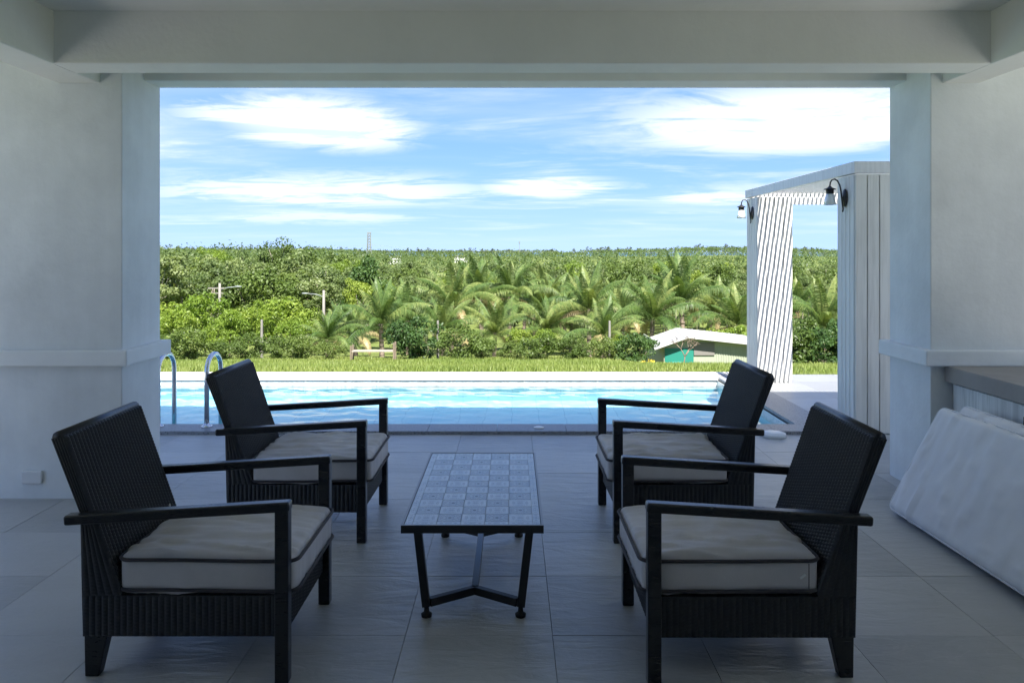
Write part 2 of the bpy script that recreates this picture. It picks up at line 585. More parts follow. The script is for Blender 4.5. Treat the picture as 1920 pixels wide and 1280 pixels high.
# ------------------------------------------------------------------ geometry helpers
class MB:
    def __init__(self):
        self.v, self.f = [], []

    def add(self, vs, fs):
        o = len(self.v)
        self.v += [tuple(p) for p in vs]
        self.f += [tuple(i + o for i in f) for f in fs]
        return self

    def box(self, x0, x1, y0, y1, z0, z1):
        vs = [(x, y, z) for x in (x0, x1) for y in (y0, y1) for z in (z0, z1)]
        return self.add(vs, [(0, 1, 3, 2), (4, 6, 7, 5), (0, 4, 5, 1), (2, 3, 7, 6), (0, 2, 6, 4), (1, 5, 7, 3)])

    def hexa(self, bot, top):
        """two quads (counter-clockwise from above)"""
        return self.add(list(bot) + list(top), [(3, 2, 1, 0), (4, 5, 6, 7), (0, 1, 5, 4), (1, 2, 6, 5), (2, 3, 7, 6), (3, 0, 4, 7)])

    def bar(self, a, b, w, h, up=(0, 0, 1)):
        a, b = Vector(a), Vector(b)
        d = (b - a).normalized()
        u = Vector(up)
        s = d.cross(u)
        if s.length < 1e-4:
            s = d.cross(Vector((0, 1, 0)))
        s.normalize()
        u = s.cross(d).normalized()
        q = lambda p: [p - s * w / 2 - u * h / 2, p + s * w / 2 - u * h / 2, p + s * w / 2 + u * h / 2, p - s * w / 2 + u * h / 2]
        return self.add(q(a) + q(b), [(0, 1, 2, 3)[::-1], (4, 5, 6, 7), (0, 1, 5, 4), (1, 2, 6, 5), (2, 3, 7, 6), (3, 0, 4, 7)])

    def tube(self, pts, rad, n=8, closed=False, caps=True):
        pts = [Vector(p) for p in pts]
        if not hasattr(rad, '__len__'):
            rad = [rad] * len(pts)
        m = len(pts)
        vs, fs = [], []
        ref = None
        for i, p in enumerate(pts):
            a = pts[(i - 1) % m] if (closed or i > 0) else p
            b = pts[(i + 1) % m] if (closed or i < m - 1) else p
            d = (b - a).normalized()
            if ref is None:
                ref = d.cross(Vector((0, 0, 1)))
                if ref.length < 0.05:
                    ref = d.cross(Vector((0, 1, 0)))
                ref.normalize()
            ref = (ref - d * ref.dot(d)).normalized()
            u = d.cross(ref)
            for k in range(n):
                t = 2 * PI * k / n
                vs.append(p + (ref * math.cos(t) + u * math.sin(t)) * rad[i])
        for i in range(m if closed else m - 1):
            j = (i + 1) % m
            for k in range(n):
                k2 = (k + 1) % n
                fs.append((i * n + k, i * n + k2, j * n + k2, j * n + k))
        if caps and not closed:
            fs.append(tuple(range(n))[::-1])
            fs.append(tuple((m - 1) * n + k for k in range(n)))
        return self.add(vs, fs)

    def lathe(self, prof, n=20, centre=(0, 0, 0), axis='Z', squash=1.0):
        vs, fs = [], []
        for (r, h) in prof:
            for k in range(n):
                t = 2 * PI * k / n
                p = (r * math.cos(t), r * math.sin(t) * squash, h)
                if axis == 'X':
                    p = (p[2], p[0], p[1])
                vs.append((p[0] + centre[0], p[1] + centre[1], p[2] + centre[2]))
        m = len(prof)
        for i in range(m - 1):
            for k in range(n):
                k2 = (k + 1) % n
                fs.append((i * n + k, i * n + k2, (i + 1) * n + k2, (i + 1) * n + k))
        fs.append(tuple(range(n))[::-1])
        fs.append(tuple((m - 1) * n + k for k in range(n)))
        return self.add(vs, fs)

    def mesh(self, name, m, smooth=False):
        me = bpy.data.meshes.new(name)
        me.from_pydata(self.v, [], self.f)
        me.materials.append(m)
        if smooth:
            me.polygons.foreach_set('use_smooth', [True] * len(me.polygons))
        me.update()
        return me

    def build(self, name, m, parent=None, smooth=False, bevel=0.0, seg=2):
        o = bpy.data.objects.new(name, self.mesh(name, m, smooth))
        C.objects.link(o)
        if parent:
            o.parent = parent
        if bevel:
            bv = o.modifiers.new('bevel', 'BEVEL')
            bv.width = bevel
            bv.segments = seg
            bv.limit_method = 'ANGLE'
            bv.angle_limit = R(35)
        return o


def np_mesh(name, verts, quads, m, smooth=False, tris=False):
    k = 3 if tris else 4
    me = bpy.data.meshes.new(name)
    me.vertices.add(len(verts))
    me.vertices.foreach_set('co', np.asarray(verts, np.float32).ravel())
    me.loops.add(len(quads) * k)
    me.loops.foreach_set('vertex_index', np.asarray(quads, np.int32).ravel())
    me.polygons.add(len(quads))
    me.polygons.foreach_set('loop_start', np.arange(0, len(quads) * k, k, dtype=np.int32))
    if smooth:
        me.polygons.foreach_set('use_smooth', np.ones(len(quads), bool))
    me.materials.append(m)
    me.update(calc_edges=True)
    return me


def link(name, me, parent=None, loc=(0, 0, 0), rot=(0, 0, 0), scale=(1, 1, 1)):
    o = bpy.data.objects.new(name, me)
    C.objects.link(o)
    if parent:
        o.parent = parent
    o.location, o.rotation_euler, o.scale = loc, rot, scale
    return o


def tag(o, label=None, cat=None, group=None, kind=None):
    for k, v in (('label', label), ('category', cat), ('group', group), ('kind', kind)):
        if v:
            o[k] = v
    return o


def thing(name, label, cat, loc=(0, 0, 0), rz=0.0, group=None):
    o = bpy.data.objects.new(name, None)
    C.objects.link(o)
    o.empty_display_size = 0.2
    o.location = loc
    o.rotation_euler = (0, 0, rz)
    return tag(o, label, cat, group)


def copy_tree(o, parent=None):
    c = o.copy()
    C.objects.link(c)
    if parent:
        c.parent = parent
    for ch in list(o.children):
        copy_tree(ch, c)
    return c


def smooth01(x, a, b):
    t = min(1, max(0, (x - a) / (b - a)))
    return t * t * (3 - 2 * t)


# ------------------------------------------------------------------ terrain
GP = [(0, -0.6), (10.3, -0.35), (12, -0.45), (16, -0.80), (25, -2.0), (35, -3.22), (45, -4.4), (60, -6.0), (80, -7.3),
      (120, -8.6), (200, -9.0), (400, -9.0), (1000, -8.5), (2500, -9.0), (3200, -22.0), (9000, -40)]


def ground_z(x, y):
    d = max(0.0, y)
    for (a, za), (b, zb) in zip(GP, GP[1:]):
        if d <= b:
            z = za + (zb - za) * (d - a) / (b - a)
            break
    else:
        z = GP[-1][1]
    if 14 < d < 70 and x > 4:
        z -= 0.9 * smooth01(x, 4.5, 8.5) * smooth01(d, 27, 36) * (1 - smooth01(d, 52, 68))
    if d > 150:
        u = x / d
        z += 4.2 * smooth01(-u, 0.12, 0.35) * smooth01(d, 180, 330)
        z += 5.0 * math.exp(-((u - 0.27) / 0.13) ** 2) * smooth01(d, 450, 700) * (1 - smooth01(d, 1500, 2400))
    return z


ys = np.concatenate([np.linspace(10.3, 60, 60), np.geomspace(62, 9000, 70)])
us = np.linspace(-1.3, 1.3, 120)
gv, gq = [], []
for y in ys:
    for u in us:
        x = u * (y + 14)
        z = ground_z(x, y)
        if 10.3 < y < 400:
            z += 0.05 * noise.noise((x * 0.6, y * 0.6, 0)) * min(1, (y - 10.3) / 6)
        gv.append((x, y, z))
nu = len(us)
for i in range(len(ys) - 1):
    for j in range(nu - 1):
        a = i * nu + j
        gq.append((a, a + 1, a + nu + 1, a + nu))
tag(link('ground', np_mesh('ground', gv, gq, MT['ground'], True)), kind='structure')
MB().add([(-40000, 2600, -20.5), (40000, 2600, -20.5), (40000, 50000, -20.5), (-40000, 50000, -20.5)], [(0, 1, 2, 3)]).build('sea', MT['sea'])['kind'] = 'structure'

# ------------------------------------------------------------------ terrace floor (slate tiles, 0.6 m grid)
fl = MB().box(-4.85, 4.85, -4.4, 6.855, -0.30, -0.014).build('terrace_floor', MT['grout'])
tag(fl, kind='structure')
tile_me = MB().box(-0.2988, 0.2988, -0.2988, 0.2988, -0.012, 0.0).mesh('floor_tile', MT['slate'])
for iy in range(-9, 10):
    for ix in range(-7, 8):
        cxt, cyt = 0.165 + 0.3 + ix * 0.6, 5.666 - 0.3 + iy * 0.6 - 4.2
        if cyt > 6.7 or cyt < -3.5:
            continue
        o = link('tile', tile_me, fl, (cxt, cyt, random.uniform(-0.0006, 0.0006)), (0, 0, random.choice([0, PI / 2, PI, -PI / 2])))
# deck right of the pool and left
dk = MB().box(2.875, 7.9, 6.86, 10.26, -0.30, -0.014).build('pool_deck', MT['grout'])
tag(dk, kind='structure')
for iy in range(6):
    for ix in range(8):
        cxt, cyt = 3.177 + ix * 0.6, 6.866 + 0.285 + iy * 0.567
        link('tile', tile_me, dk, (cxt, cyt, 0), (0, 0, random.choice([0, PI])), (1, 0.94, 1))

# ------------------------------------------------------------------ pool
PX0, PX1, PY0, PY1, PD, WZ = -9.0, 2.53, 7.15, 9.86, -1.0, -0.075
pl = MB()
pl.add([(PX0, PY0, PD), (PX1, PY0, PD), (PX1, PY1, PD), (PX0, PY1, PD)], [(0, 1, 2, 3)])
pool = pl.build('pool_basin', MT['pool_floor'])
tag(pool, kind='structure')
pw = MB()
pw.add([(PX0, PY1, PD), (PX1, PY1, PD), (PX1, PY1, -0.02), (PX0, PY1, -0.02)], [(0, 1, 2, 3)])
pw.add([(PX0, PY0, PD), (PX1, PY0, PD), (PX1, PY0, -0.02), (PX0, PY0, -0.02)], [(3, 2, 1, 0)])
pw.add([(PX1, PY0, PD), (PX1, PY1, PD), (PX1, PY1, -0.02), (PX1, PY0, -0.02)], [(3, 2, 1, 0)])
pw.add([(PX0, PY0, PD), (PX0, PY1, PD), (PX0, PY1, -0.02), (PX0, PY0, -0.02)], [(0, 1, 2, 3)])
pwo = pw.build('pool_wall', MT['pool_wall'], pool)
wt = MB().box(-0.1485, 0.1485, -0.006, 0.0, -0.19, -0.012).mesh('waterline_tile', MT['marble'])
for k in range(38):
    x = PX1 - 0.15 - k * 0.3
    if x < PX0:
        break
    link('waterline_tile', wt, pool, (x, PY1, 0))
for k in range(9):
    link('waterline_tile', wt, pool, (PX1, PY0 + 0.15 + k * 0.3, 0), (0, 0, -PI / 2))
nxw, nyw = 420, 130
wx = np.linspace(PX0, PX1, nxw)
wy = np.linspace(PY0, PY1, nyw)
XX, YY = np.meshgrid(wx, wy)
ZZ = np.zeros_like(XX)
for k in range(34):
    a = rng.uniform(0, 2 * PI)
    lam = rng.uniform(0.09, 0.42)
    amp = 0.00028 * lam / 0.3
    ZZ += amp * np.sin((XX * math.cos(a) + YY * math.sin(a)) * 2 * PI / lam + rng.uniform(0, 6.28))
ZZ *= 1.0 - 0.55 / (1 + np.exp(-(XX - 0.2) * 1.6))
wv = np.stack([XX, YY, ZZ + WZ], -1).reshape(-1, 3)
ii, jj = np.meshgrid(np.arange(nyw - 1), np.arange(nxw - 1), indexing='ij')
a = (ii * nxw + jj).ravel()
wq = np.stack([a, a + 1, a + nxw + 1, a + nxw], -1)
water = link('pool_water', np_mesh('pool_water', wv, wq, MT['water'], True))
tag(water, kind='structure')
water.cycles.is_caustics_caster = True
pool.cycles.is_caustics_receiver = True
pwo.cycles.is_caustics_receiver = True
# copings: speckled slabs on the near side and right end, pale stone on the far side
nc = MB().box(PX0, 2.87, 6.885, 7.135, -0.30, -0.004).build('near_coping', MT['grout'])
tag(nc, kind='structure')
slab = MB().box(-0.298, 0.298, -0.145, 0.145, 0.0, 0.03)
slab_me = slab.mesh('coping_slab', MT['granite'])
for k in range(20):
    link('coping_slab', slab_me, nc, (2.57 - k * 0.6, 7.015, 0.0))
for k in range(5):
    link('coping_slab', slab_me, nc, (2.70, 7.16 + 0.3 + k * 0.6, 0.0), (0, 0, PI / 2), (1, 1.12, 1))
fc = MB().box(PX0, 2.86, 9.89, 10.27, -0.4, -0.01).build('far_coping', MT['pale_stone'])
tag(fc, kind='structure')
fs_me = MB().box(-0.448, 0.448, -0.225, 0.225, -0.006, 0.03).mesh('pale_coping_slab', MT['pale_stone'])
for k in range(13):
    link('coping_slab', fs_me, fc, (2.41 - k * 0.9, 10.06, 0.0))

# pool ladder: two stainless grab rails with treads
lad = thing('pool_ladder', 'stainless steel pool ladder with two curved grab rails on the coping', 'pool ladder', (-2.905, 7.05, 0.03))
for s in (-1, 1):
    pts = [(s * 0.215, 0, 0.0), (s * 0.215, 0, 0.48)]
    for k in range(9):
        t = PI * k / 8
        pts.append((s * 0.215, 0.17 - 0.17 * math.cos(t), 0.48 + 0.14 * math.sin(t)))
    pts += [(s * 0.215, 0.34, 0.2), (s * 0.215, 0.34, -0.85)]
    r = MB().tube(pts, 0.021, 12).build('rail', MT['stainless'], lad, True)
    MB().lathe([(0.05, 0), (0.048, 0.008), (0.03, 0.014), (0.024, 0.03)], 20, (s * 0.215, 0, 0)).build('flange', MT['stainless'], r, True)
for k in range(3):
    MB().box(-0.215, 0.215, 0.31, 0.37, -0.35 - 0.22 * k, -0.33 - 0.22 * k).build('tread', MT['stainless'], lad)
# skimmer lid, deck jet
sk = thing('skimmer_lid', 'round white plastic skimmer lid lying on the terrace by the pool corner', 'lid', (2.22, 6.80, 0.0))
MB().lathe([(0.105, 0.0), (0.108, 0.02), (0.10, 0.032), (0.09, 0.034)], 28).build('rim', MT['white_plastic'], sk, True)
MB().lathe([(0.088, 0.030), (0.086, 0.036), (0.03, 0.038)], 28).build('disc', MT['white_plastic'], sk, True)
tag(MB().lathe([(0.045, 0.0), (0.045, 0.006), (0.02, 0.009)], 20, (0.235, 7.0, 0.031)).build('deck_jet', MT['white_plastic'], None, True),
    'small pale round fitting set into the near pool coping', 'fitting')

# ------------------------------------------------------------------ terrace pillars, beams, ceiling, house
def pillar(name, label, x0, x1, led_side):
    t = thing(name, label, 'pillar', ((x0 + x1) / 2, 5.36, 0))
    off = -(x0 + x1) / 2
    MB().box(x0 + off, x1 + off, 5.087 - 5.36, 5.64 - 5.36, -0.01, 3.0).build('shaft', MT['plaster'], t, bevel=0.006)
    MB().box(x0 + off - 0.055, x1 + off + 0.055, 5.032 - 5.36, 5.695 - 5.36, 0.845, 0.945).build('ledge', MT['ledge'], t, bevel=0.008)
    return t


pillar('terrace_pillar', 'white plaster pillar with a ledge band and socket box by the ladder', -3.31, -2.48, 1)
pillar('terrace_pillar', 'white plaster pillar with a ledge band above the grey counter', 2.662, 4.3, -1)
tag(MB().box(-0.065, 0.065, -0.022, 0.0, -0.04, 0.04).build('socket_box', MT['white_plastic'], None, bevel=0.006),
    'small white socket box mounted low on the plaster pillar', 'socket')
bpy.data.objects['socket_box'].location = (-3.045, 5.086, 0.138)

rf = thing('terrace_roof', 'white painted terrace roof with ceiling beams over the seats', 'roof', (0, 1.1, 2.94))
def rbox(nm, x0, x1, y0, y1, z0, z1, m='ceiling', bev=0.008):
    return MB().box(x0, x1, y0 - 1.1, y1 - 1.1, z0 - 2.94, z1 - 2.94).build(nm, MT[m], rf, bevel=bev)


rbox('ceiling', -4.7, 4.7, -4.4, 5.63, 2.94, 3.2, bev=0)
rbox('cross_beam', -2.63, 2.745, 4.57, 4.82, 2.64, 2.95)
rbox('side_beam', -2.887, -2.618, -4.2, 5.10, 2.638, 2.951)
rbox('side_beam', 2.735, 2.975, -4.2, 5.10, 2.638, 2.951)
rbox('front_beam', -4.7, 4.7, 5.40, 5.642, 2.72, 2.952)
rbox('eave', -4.8, 4.8, 5.66, 6.55, 3.22, 3.46, bev=0)
rbox('roof_slab', -4.82, 4.82, -4.5, 5.65, 3.21, 3.44, bev=0)
hw = thing('house_wall', 'white plastered house wall closing the back of the terrace', 'wall', (0, -4.4, 0))
MB().box(-4.7, 4.7, -0.25, 0.0, 0, 2.93).build('wall', MT['plaster'], hw)
for sgn in (-1, 1):
    a_, b_ = sorted((sgn * 4.45, sgn * 4.69))
    MB().box(a_, b_, 0.003, 5.0, 0, 2.93).build('side_wall', MT['plaster'], hw)
for sgn in (-1, 1):
    a_, b_ = sorted((sgn * 4.86, sgn * 9.0))
    tag(MB().box(a_, b_, -12.0, 6.85, -0.3, -0.03).build('bounce_strip', MT['bounce_concrete']), kind='structure')  # unseen paving strip, added to bounce sunlight in under the roof
    a_, b_ = sorted((sgn * 9.0, sgn * 60.0))
    tag(MB().box(a_, b_, -40.0, 10.28, -0.4, -0.06).build('side_lawn', MT['ground']), kind='structure')

# ------------------------------------------------------------------ counter on the right with cabinet doors
ct = thing('outdoor_counter', 'grey cement topped counter with white cabinet doors along the right side', 'counter', (3.1, 3.2, 0))
MB().box(2.747 - 3.1, 3.45 - 3.1, 1.0 - 3.2, 5.085 - 3.2, 0.745, 0.845).build('counter_top', MT['counter'], ct, bevel=0.006)
MB().box(2.80 - 3.1, 3.43 - 3.1, 1.02 - 3.2, 5.08 - 3.2, 0.0, 0.744).build('cabinet_body', MT['cabinet'], ct)
for k in range(5):
    y1 = 5.03 - k * 0.80
    d_ = MB().box(2.775 - 3.1, 2.797 - 3.1, y1 - 0.79 - 3.2, y1 - 3.2, 0.06, 0.735).build('door', MT['cabinet'], ct, bevel=0.004)
    hy = y1 - 0.74 if k % 2 == 0 else y1 - 0.05
    MB().box(2.748 - 3.1, 2.774 - 3.1, hy - 0.012 - 3.2, hy + 0.012 - 3.2, 0.60, 0.68).build('handle', MT['iron'], d_, bevel=0.003)

# ------------------------------------------------------------------ soft pads (cushions, mattresses)
def pad_mesh(name, hx, hy, hz, r, m, bulge, wr, seed, n=46, axis_wr=(1.0, 5.0)):
    """rounded cushion with a crowned top and real wrinkles"""
    faces = []
    verts = []
    index = {}

    def vid(p):
        k = tuple(round(c, 5) for c in p)
        if k not in index:
            index[k] = len(verts)
            verts.append(p)
        return index[k]
    g = [math.copysign(1 - (1 - abs(t)) ** 1.5, t) for t in np.linspace(-1, 1, n)]
    gz = list(np.linspace(-1, 1, 9))
    def grid(fn, A, B, flip):
        for i in range(len(A) - 1):
            for j in range(len(B) - 1):
                q = [vid(fn(A[i], B[j])), vid(fn(A[i + 1], B[j])), vid(fn(A[i + 1], B[j + 1])), vid(fn(A[i], B[j + 1]))]
                faces.append(tuple(q[::-1]) if flip else tuple(q))
    grid(lambda a, b: (a, b, 1.0), g, g, False)
    grid(lambda a, b: (a, b, -1.0), g, g, True)
    grid(lambda a, b: (a, 1.0, b), g, gz, True)
    grid(lambda a, b: (a, -1.0, b), g, gz, False)
    grid(lambda a, b: (1.0, a, b), g, gz, False)
    grid(lambda a, b: (-1.0, a, b), g, gz, True)
    out = []
    for (a, b, c) in verts:
        q = Vector((a * hx, b * hy, c * hz))
        inn = Vector((max(-hx + r, min(hx - r, q.x)), max(-hy + r, min(hy - r, q.y)), max(-hz + r, min(hz - r, q.z))))
        d = q - inn
        d = d.normalized() if d.length > 1e-6 else Vector((0, 0, 1 if c > 0 else -1))
        p = inn + d * r
        crown = (1 - a * a) * (1 - b * b)
        if c > 0:
            p.z += bulge * crown ** 0.6 * (1 if c >= 1 else 0)
        w1 = noise.noise((p.x * axis_wr[0] * 3 + seed, p.y * axis_wr[1] * 3 + 1.5 * p.x, seed * 1.7))
        w2 = noise.noise((p.x * axis_wr[0] * 7 + 5, p.y * axis_wr[1] * 6 + 4 * p.x + seed, seed))
        ridge = max(0.0, 1 - abs(w1) * 3.4)
        p += d * ((0.3 + 0.7 * abs(d.z)) * wr * (1.3 * ridge * ridge * (0.5 + 0.5 * noise.noise((p.x * 4 + seed, p.y * 4, 3))) + 0.5 * w2))
        sag = noise.noise((p.x * 2.2 + seed, p.y * 2.2, seed))
        p.z += 0.006 * sag
        out.append(p)
    me = bpy.data.meshes.new(name)
    me.from_pydata(out, [], faces)
    me.materials.append(m)
    me.polygons.foreach_set('use_smooth', [True] * len(faces))
    me.update()
    return me


def perimeter(hx, hy, rc, z, n=7, lift=None):
    pts = []
    for (sx, sy, a0) in ((1, 1, 0), (-1, 1, PI / 2), (-1, -1, PI), (1, -1, 1.5 * PI)):
        for k in range(n):
            t = a0 + PI / 2 * k / (n - 1)
            pts.append((sx * (hx - rc) + rc * math.cos(t), sy * (hy - rc) + rc * math.sin(t), z))
    # add points along the long sides
    full = []
    for i, p in enumerate(pts):
        q = pts[(i + 1) % len(pts)]
        full.append(p)
        if (Vector(q) - Vector(p)).length > 0.15:
            for k in range(1, 8):
                full.append(tuple(Vector(p).lerp(Vector(q), k / 8)))
    if lift:
        full = [(x, y, z + lift(x, y)) for (x, y, z) in full]
    return full


# ------------------------------------------------------------------ wicker armchairs
def wicker_patch(mb, p00, p10, p11, p01, nr, nb, depth=0.004):
    """woven panel: ribs run from edge p00-p10 up to p01-p11, beads across each rib"""
    p00, p10, p11, p01 = map(Vector, (p00, p10, p11, p01))
    nrm = (p10 - p00).cross(p01 - p00).normalized()
    cu, cv = nr * 4 + 1, nb * 2 + 1
    vs, fs = [], []
    for j in range(cv):
        v = j / (cv - 1)
        for i in range(cu):
            u = i / (cu - 1)
            a = p00.lerp(p10, u).lerp(p01.lerp(p11, u), v)
            ph = (i % 4) / 4.0
            rib = math.sin(PI * ph) if i % 4 else 0.0
            rid = i // 4
            bead = 0.88 + 0.12 * math.cos(PI * (j + rid))
            edge = 1.0 if 0 < j < cv - 1 else 0.3
            vs.append(a + nrm * depth * rib * bead * edge)
    for j in range(cv - 1):
        for i in range(cu - 1):
            q = j * cu + i
            fs.append((q, q + 1, q + cu + 1, q + cu))
    mb.add(vs, fs)


def beads(length):
    return max(4, int(length / 0.013))


def make_chair(label, loc, rz, seed, scuff=False):
    """local +x is the sitting direction, y across; origin on the floor in the middle"""
    t = thing('armchair', label, 'armchair', loc, rz)
    hw_ = 0.30                                   # half width of woven body
    # backrest: side outline (x, z): front face slopes back, rear face kicks out at the top
    FB, FT = (-0.255, 0.30), (-0.462, 0.885)
    RB, RM, RT = (-0.395, 0.15), (-0.405, 0.60), (-0.512, 0.875)
    mb = MB()
    wicker_patch(mb, (FB[0], -hw_, FB[1]), (FB[0], hw_, FB[1]), (FT[0], hw_, FT[1]), (FT[0], -hw_, FT[1]), 26, beads(0.61), 0.010)
    wicker_patch(mb, (RB[0], hw_, RB[1]), (RB[0], -hw_, RB[1]), (RM[0], -hw_, RM[1]), (RM[0], hw_, RM[1]), 27, beads(0.45))
    wicker_patch(mb, (RM[0], hw_, RM[1]), (RM[0], -hw_, RM[1]), (RT[0], -hw_, RT[1]), (RT[0], hw_, RT[1]), 27, beads(0.3))
    wicker_patch(mb, (FT[0], -hw_, FT[1]), (FT[0], hw_, FT[1]), (RT[0], hw_, RT[1]), (RT[0], -hw_, RT[1]), 27, 3, 0.006)
    for s in (-1, 1):
        A, B = (FB[0], FB[1]), (RB[0], FB[1])
        M_ = (-0.361, 0.60)
        quads = [((A[0], A[1]), (B[0], B[1]), (RM[0], RM[1]), M_), (M_, (RM[0], RM[1]), RT, FT)]
        for q in quads:
            pts = [(x, s * hw_, z) for (x, z) in q]
            if s < 0:
                pts = [pts[1], pts[0], pts[3], pts[2]]
            wicker_patch(mb, *pts, 5, beads(0.3), 0.003)
    back = mb.build('backrest', MT['wicker'], t, False)
    # rolled edges on top and sides of the back
    ro = MB()
    ro.tube([(-0.487, -hw_, 0.882), (-0.487, hw_, 0.882)], 0.021, 10)
    ro.build('top_roll', MT['wicker'], back, True)
    if scuff:
        sm = MB().box(-0.012, 0.012, -0.002, 0.002, -0.02, 0.02)
        o = sm.build('scuff', MT['tarp_grey'], back, bevel=0.002)
        o.location = (-0.303, 0.235, 0.455)
        o.rotation_euler = (0, R(-16), R(90))
        o.scale = (0.5, 1, 0.8)
    # woven base
    bs = MB()
    x0, x1, zb, zt = RB[0], 0.345, 0.150, 0.300
    nr = 32
    wicker_patch(bs, (x0, -hw_, zb), (x1, -hw_, zb), (x1, -hw_, zt), (x0, -hw_, zt), nr, beads(0.15), 0.004)
    wicker_patch(bs, (x1, hw_, zb), (x0, hw_, zb), (x0, hw_, zt), (x1, hw_, zt), nr, beads(0.15), 0.004)
    wicker_patch(bs, (x1, -hw_, zb), (x1, hw_, zb), (x1, hw_, zt), (x1, -hw_, zt), 27, beads(0.15), 0.005)
    wicker_patch(bs, (x0, -hw_, zt), (x1, -hw_, zt), (x1, hw_, zt), (x0, hw_, zt), 16, 16, 0.003)
    bs.add([(x0, -hw_, zb), (x1, -hw_, zb), (x1, hw_, zb), (x0, hw_, zb)], [(3, 2, 1, 0)])
    bs.build('woven_base', MT['wicker'], t, False)
    # legs and arms
    for s in (-1, 1):
        y = s * 0.327
        MB().box(0.325, 0.375, y - 0.025, y + 0.025, 0.0, 0.635).build('leg', MT['blackwood'], t, bevel=0.005)
        MB().hexa([(-0.39, s * 0.275 - 0.022, 0), (-0.34, s * 0.275 - 0.022, 0), (-0.34, s * 0.275 + 0.022, 0), (-0.39, s * 0.275 + 0.022, 0)],
                  [(-0.39, s * 0.275 - 0.026, 0.155), (-0.305, s * 0.275 - 0.026, 0.155), (-0.305, s * 0.275 + 0.026, 0.155), (-0.39, s * 0.275 + 0.026, 0.155)]
                  ).build('leg', MT['blackwood'], t, bevel=0.004)
        MB().bar((-0.440, y, 0.590), (0.378, y, 0.640), 0.052, 0.036).build('armrest', MT['blackwood'], t, bevel=0.009, seg=3)
    # seat cushion: a thing of its own lying in the chair
    return t


def make_cushion(label, loc, rz, seed, zipper=False):
    c = thing('seat_cushion', label, 'cushion', loc, rz)
    hx, hy, hz = 0.325, 0.297, 0.068
    link('cover', pad_mesh('cushion_cover', hx, hy, hz, 0.028, MT['cushion'], 0.024, 0.019, seed), c)
    lift = lambda x, y: 0.006 * noise.noise((x * 2.2 + seed, y * 2.2, seed))
    MB().tube(perimeter(hx + 0.007, hy + 0.007, 0.045, hz - 0.012, 7, lift), 0.007, 6, True).build('piping', MT['piping'], c, True)
    MB().tube(perimeter(hx + 0.007, hy + 0.007, 0.045, -hz + 0.014, 7, lift), 0.007, 6, True).build('piping', MT['piping'], c, True)
    if zipper:
        z = MB().box(-0.012, 0.012, -0.002, 0.002, -0.004, 0.004).build('zip_tag', MT['white_plastic'], c)
        z.location = (-hx + 0.06, hy * zipper + 0.004 * zipper, 0.0)
        z.rotation_euler = (0, R(35), 0)
        MB().box(-hx + 0.035, -hx + 0.038, hy * zipper - 0.002, hy * zipper + 0.002, -0.05, 0.045).build('seam', MT['piping'], c)
    return c


CH = [('black wicker armchair with a pale scuff on its backrest, beside the socket box pillar', (-1.185, 3.245, 0), 0.0, 1.3, True, 0),
      ('black wicker armchair right beside the steel pool ladder rails', (-1.155, 4.655, 0), R(-1.0), 4.1, False, 0),
      ('black wicker armchair beside the round white skimmer lid at the pool', (0.915, 4.65, 0), R(181.0), 7.7, False, 0),
      ('black wicker armchair beside the white mattresses leaning on the counter', (0.865, 3.235, 0), R(180.0), 9.2, False, 1)]
CL = ['grey seat cushion with dark piping in the scuffed armchair by the socket box pillar',
      'grey seat cushion with dark piping in the armchair by the pool ladder',
      'grey seat cushion with dark piping in the armchair by the skimmer lid',
      'grey seat cushion with zip tag in the armchair next to the white mattresses']
proto = None
for (lab, loc, rz, seed, scf, zp), cl in zip(CH, CL):
    if proto is None:
        proto = make_chair(lab, loc, rz, seed, True)
        ch = proto
    else:
        ch = copy_tree(proto)
        ch.location, ch.rotation_euler = loc, (0, 0, rz)
        ch['label'] = lab
        for o in [x for x in ch.children if x.name.startswith('backrest')]:
            for q in list(o.children):
                if q.name.startswith('scuff'):
                    bpy.data.objects.remove(q)
    ch['group'] = 'black wicker armchairs around the tile table'
    cx_, sx_ = math.cos(rz), math.sin(rz)
    off = Vector((0.065 * cx_, 0.065 * sx_, 0.374))
    cu = make_cushion(cl, Vector(loc) + off, rz + R(random.uniform(-1, 1)), seed, 1 if zp else 0)
    cu['group'] = 'grey seat cushions in the armchairs'

# ------------------------------------------------------------------ tile-topped coffee table
tb = thing('coffee_table', 'low black steel coffee table with a checkered patterned tile top', 'table', (-0.165, 3.922, 0))
TW, TL, TZ = 0.2965, 0.602, 0.429
fr = MB()
fr.box(-TW, TW, -TL, -TL + 0.012, TZ - 0.032, TZ)
fr.box(-TW, TW, TL - 0.012, TL, TZ - 0.032, TZ)
fr.box(-TW, -TW + 0.012, -TL + 0.012, TL - 0.012, TZ - 0.032, TZ)
fr.box(TW - 0.012, TW, -TL + 0.012, TL - 0.012, TZ - 0.032, TZ)
fr.box(-TW + 0.012, TW - 0.012, -TL + 0.012, TL - 0.012, TZ - 0.028, TZ - 0.007)
top = fr.build('top_frame', MT['steel_black'], tb)
rim = MB()
rim.box(-TW, TW, -TL, -TL + 0.009, TZ + 0.0005, TZ + 0.002)
rim.box(-TW, TW, TL - 0.009, TL, TZ + 0.0005, TZ + 0.002)
rim.box(-TW, -TW + 0.009, -TL + 0.009, TL - 0.009, TZ + 0.0005, TZ + 0.002)
rim.box(TW - 0.009, TW, -TL + 0.009, TL - 0.009, TZ + 0.0005, TZ + 0.002)
rim.build('top_rim', MT['table_rim'], tb)
grout = MB().box(-TW + 0.013, TW - 0.013, -TL + 0.013, TL - 0.013, TZ - 0.0065, TZ - 0.003).build('grout_bed', MT['grout'], tb)
ts = 0.1008
